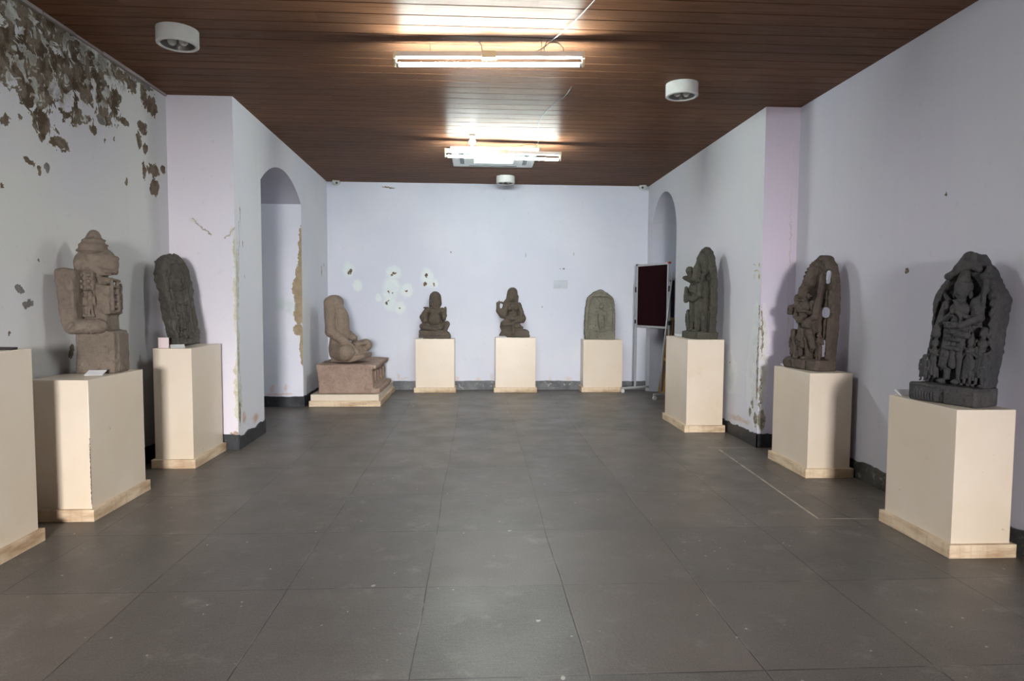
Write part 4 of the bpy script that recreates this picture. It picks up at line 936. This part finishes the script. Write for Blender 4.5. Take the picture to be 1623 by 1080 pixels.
cable('cable', [(.64,7.18,3.03),(.58,7.19,3.05),(.50,7.2,3.045),(.40,7.2,3.01),(.31,7.2,2.99),(.28,7.2,2.985)], .0035, M_orange, 'copper-coloured cable curling over the farther batten')

# ------------------------------------------------------------------ drum downlights
def drum(x, y, label, lamps=True):
    t = empty('ceiling_downlight', (x, y, H), 0, label, 'light', 'round surface downlights')
    R = .128
    MB().lathe([(0,-.001),(R,-.001),(R,-.095),(R-.006,-.1),(R-.022,-.1),(R-.026,-.094)], n=48).build('housing', M_white, t, smooth=False)
    MB().lathe([(R-.026,-.095),(R-.034,-.08),(R-.05,-.04),(.03,-.02),(0,-.02)], n=48).build('reflector', M_refl, t, smooth=True)
    for s in (-1, 1):
        b = MB()
        b.lathe([(0,-.099),(.014,-.097),(.026,-.086),(.030,-.068),(.024,-.048),(.014,-.034),(.014,-.02)], (s*.036,0,0), 20); bl = b.build('bulb', M_glassw, t, smooth=True)
        MB().lathe([(.016,-.04),(.018,-.036),(.018,-.02),(0,-.02)], (s*.036,0,0), 20).build('lamp_socket', M_blackp, bl)
    return t
drum(-1.957, 4.44, 'white round ceiling downlight nearest the camera, at upper left')
drum(1.635, 5.24, 'white round ceiling downlight on the right half of the ceiling')
drum(.385, 9.17, 'white round ceiling downlight close to the back wall')

# cassette air vent
t = empty('ceiling_air_conditioner', (.19, 7.94, H), 0, 'white square ceiling air-conditioning cassette behind the farther fluorescent tube', 'air conditioner')
h = .485
MB().box(-h-.02, h+.02, -h, h, -.028, -.001, .008).build('panel', M_white, t)
for k in range(4):
    M = Matrix.Rotation(k*PI/2, 4, 'Z')
    MB().box(-.30, .30, .36, .41, -.034, -.0275, .002).build('vent_slot', M_blackp if k == 2 else plain('vent_grey', (110,118,120), .5), t, M=M)
mb = MB(); mb.box(-.25, .25, -.25, .25, -.033, -.0275)
for i in range(12): mb.box(-.24, .24, -.24+i*.042, -.228+i*.042, -.039, -.0325)
mb.build('intake_grille', M_white, t)
# lit bulb on the ceiling
t = empty('ceiling_bulb', (-.06, 6.95, H), 0, 'small lit bulb glowing on the ceiling above the farther tube', 'light')
MB().lathe([(0,0),(.035,-.001),(.035,-.02),(.018,-.03),(.018,-.036),(0,-.036)], n=24).build('lamp_holder', M_white, t)
MB().lathe([(.014,-.035),(.026,-.05),(.034,-.07),(.03,-.092),(.016,-.106),(0,-.11)], n=24).build('bulb', M_bulb, t, smooth=True)
# dome cameras in the back corners
def cam_dome(x, y, rz, label):
    t = empty('security_camera', (x, y, H-.03), rz, label, 'camera', 'small dome cameras in the back corners')
    MB().box(-.05, .05, -.02, .09, -.005, .028, .006).build('mount', M_white, t)
    MB().lathe([(0,-.042),(.03,-.037),(.05,-.02),(.058,0),(.055,.016),(0,.018)], n=28).build('housing', M_white, t, smooth=True)
    MB().tube([(0,-.04,-.012),(0,-.062,-.018)], .017, 16).build('lens', M_blackp, t)
cam_dome(-2.06, 9.66, .35, 'small white dome camera in the upper left back corner')
cam_dome(2.455, 9.66, -.35, 'small white dome camera in the upper right back corner')

# ------------------------------------------------------------------ felt board on its stand
A = Vector((2.345, 9.45, 0)); Bq = Vector((2.615, 8.78, 0)); d = (Bq-A); L = d.length; rz = math.atan2(d.y, d.x)
t = empty('notice_board_stand', (A.x, A.y, 0), rz, 'dark maroon felt notice board on a wheeled aluminium stand before the right-hand arch', 'notice board')
MB().box(.025, L-.025, -.012, .012, 1.0, 1.865, .002).build('felt_panel', M_maroon, t)
mb = MB(); mb.box(0, L, -.016, .016, 1.855, 1.885, .003); mb.box(0, L, -.016, .016, .97, 1.0, .003); mb.box(0, .026, -.016, .016, .97, 1.885, .003); mb.box(L-.026, L, -.016, .016, .97, 1.885, .003)
mb.build('frame', M_steel, t)
for x, mt in ((.0, M_blackp), (L, M_redp)):
    MB().box(x-.016, x+.016, -.02, .02, 1.862, 1.892, .005).build('corner_cap', mt, t)
for x, tp in ((-.02, 1.62), (L+.02, 1.62)):
    MB().box(x-.012, x+.012, -.012, .012, .085, tp, .003).build('post', M_steel, t)
    MB().box(x-.018, x+.018, -.018, .018, 1.48, 1.56, .004).build('clamp', M_blackp, t); MB().box(x-.018, x+.018, -.018, .018, 1.02, 1.08, .004).build('clamp', M_blackp, t)
    f_ = MB().box(x-.016, x+.016, -.24, .24, .058, .088, .004).build('foot', M_steel, t)
    for y in (-.22, .22):
        MB().tube([(x-.012,y,.0295),(x+.012,y,.0295)], .0285, 18).build('wheel', M_white, f_)
MB().tube([(L+.05,.02,1.75),(L+.02,-.10,.60),(L+.02,-.12,.10)], .011, 10).build('brace', M_steel, t, smooth=True)
# leaning yellow frame with woven panels
t = empty('lattice_frame', (2.69, 9.43, 0.004), math.radians(-90), 'yellow-edged frame with brown woven panels leaning in the right-hand arch behind the felt board', 'frame')
Lf, Hf = .50, 1.12
R_ = Matrix.Rotation(math.radians(-7), 4, 'X')
def fr(name, b, mat): return b.build(name, mat, t, M=R_)
mb = MB()
for x in (0, .24, Lf-.04): mb.box(x, x+.04, -.018, .018, 0, Hf, .003)
for z in (0, .48, Hf-.04): mb.box(.001, Lf-.001, -.016, .016, z, z+.04, .003)
wf = fr('wooden_frame', mb, M_yellow)
mb = MB(); mb.box(.03, Lf-.03, -.005, .005, .03, Hf-.03)
fr('woven_panel', mb, M_brownmesh)
for z in (.60, .72): MB().box(-.014, .002, -.02, .0, z, z+.03, .002).build('hinge', M_yellow, wf)
# dark board stored in the arch
t = MB().box(-.07, .07, -.025, .025, 0, 1.66, .004).build('stored_board', M_darkboard); t.location = (2.84, 9.505, .003); t.rotation_euler = (0, 0, 0)
tag(t, 'tall dark board stored in the right-hand arch behind the lattice frame', 'board')
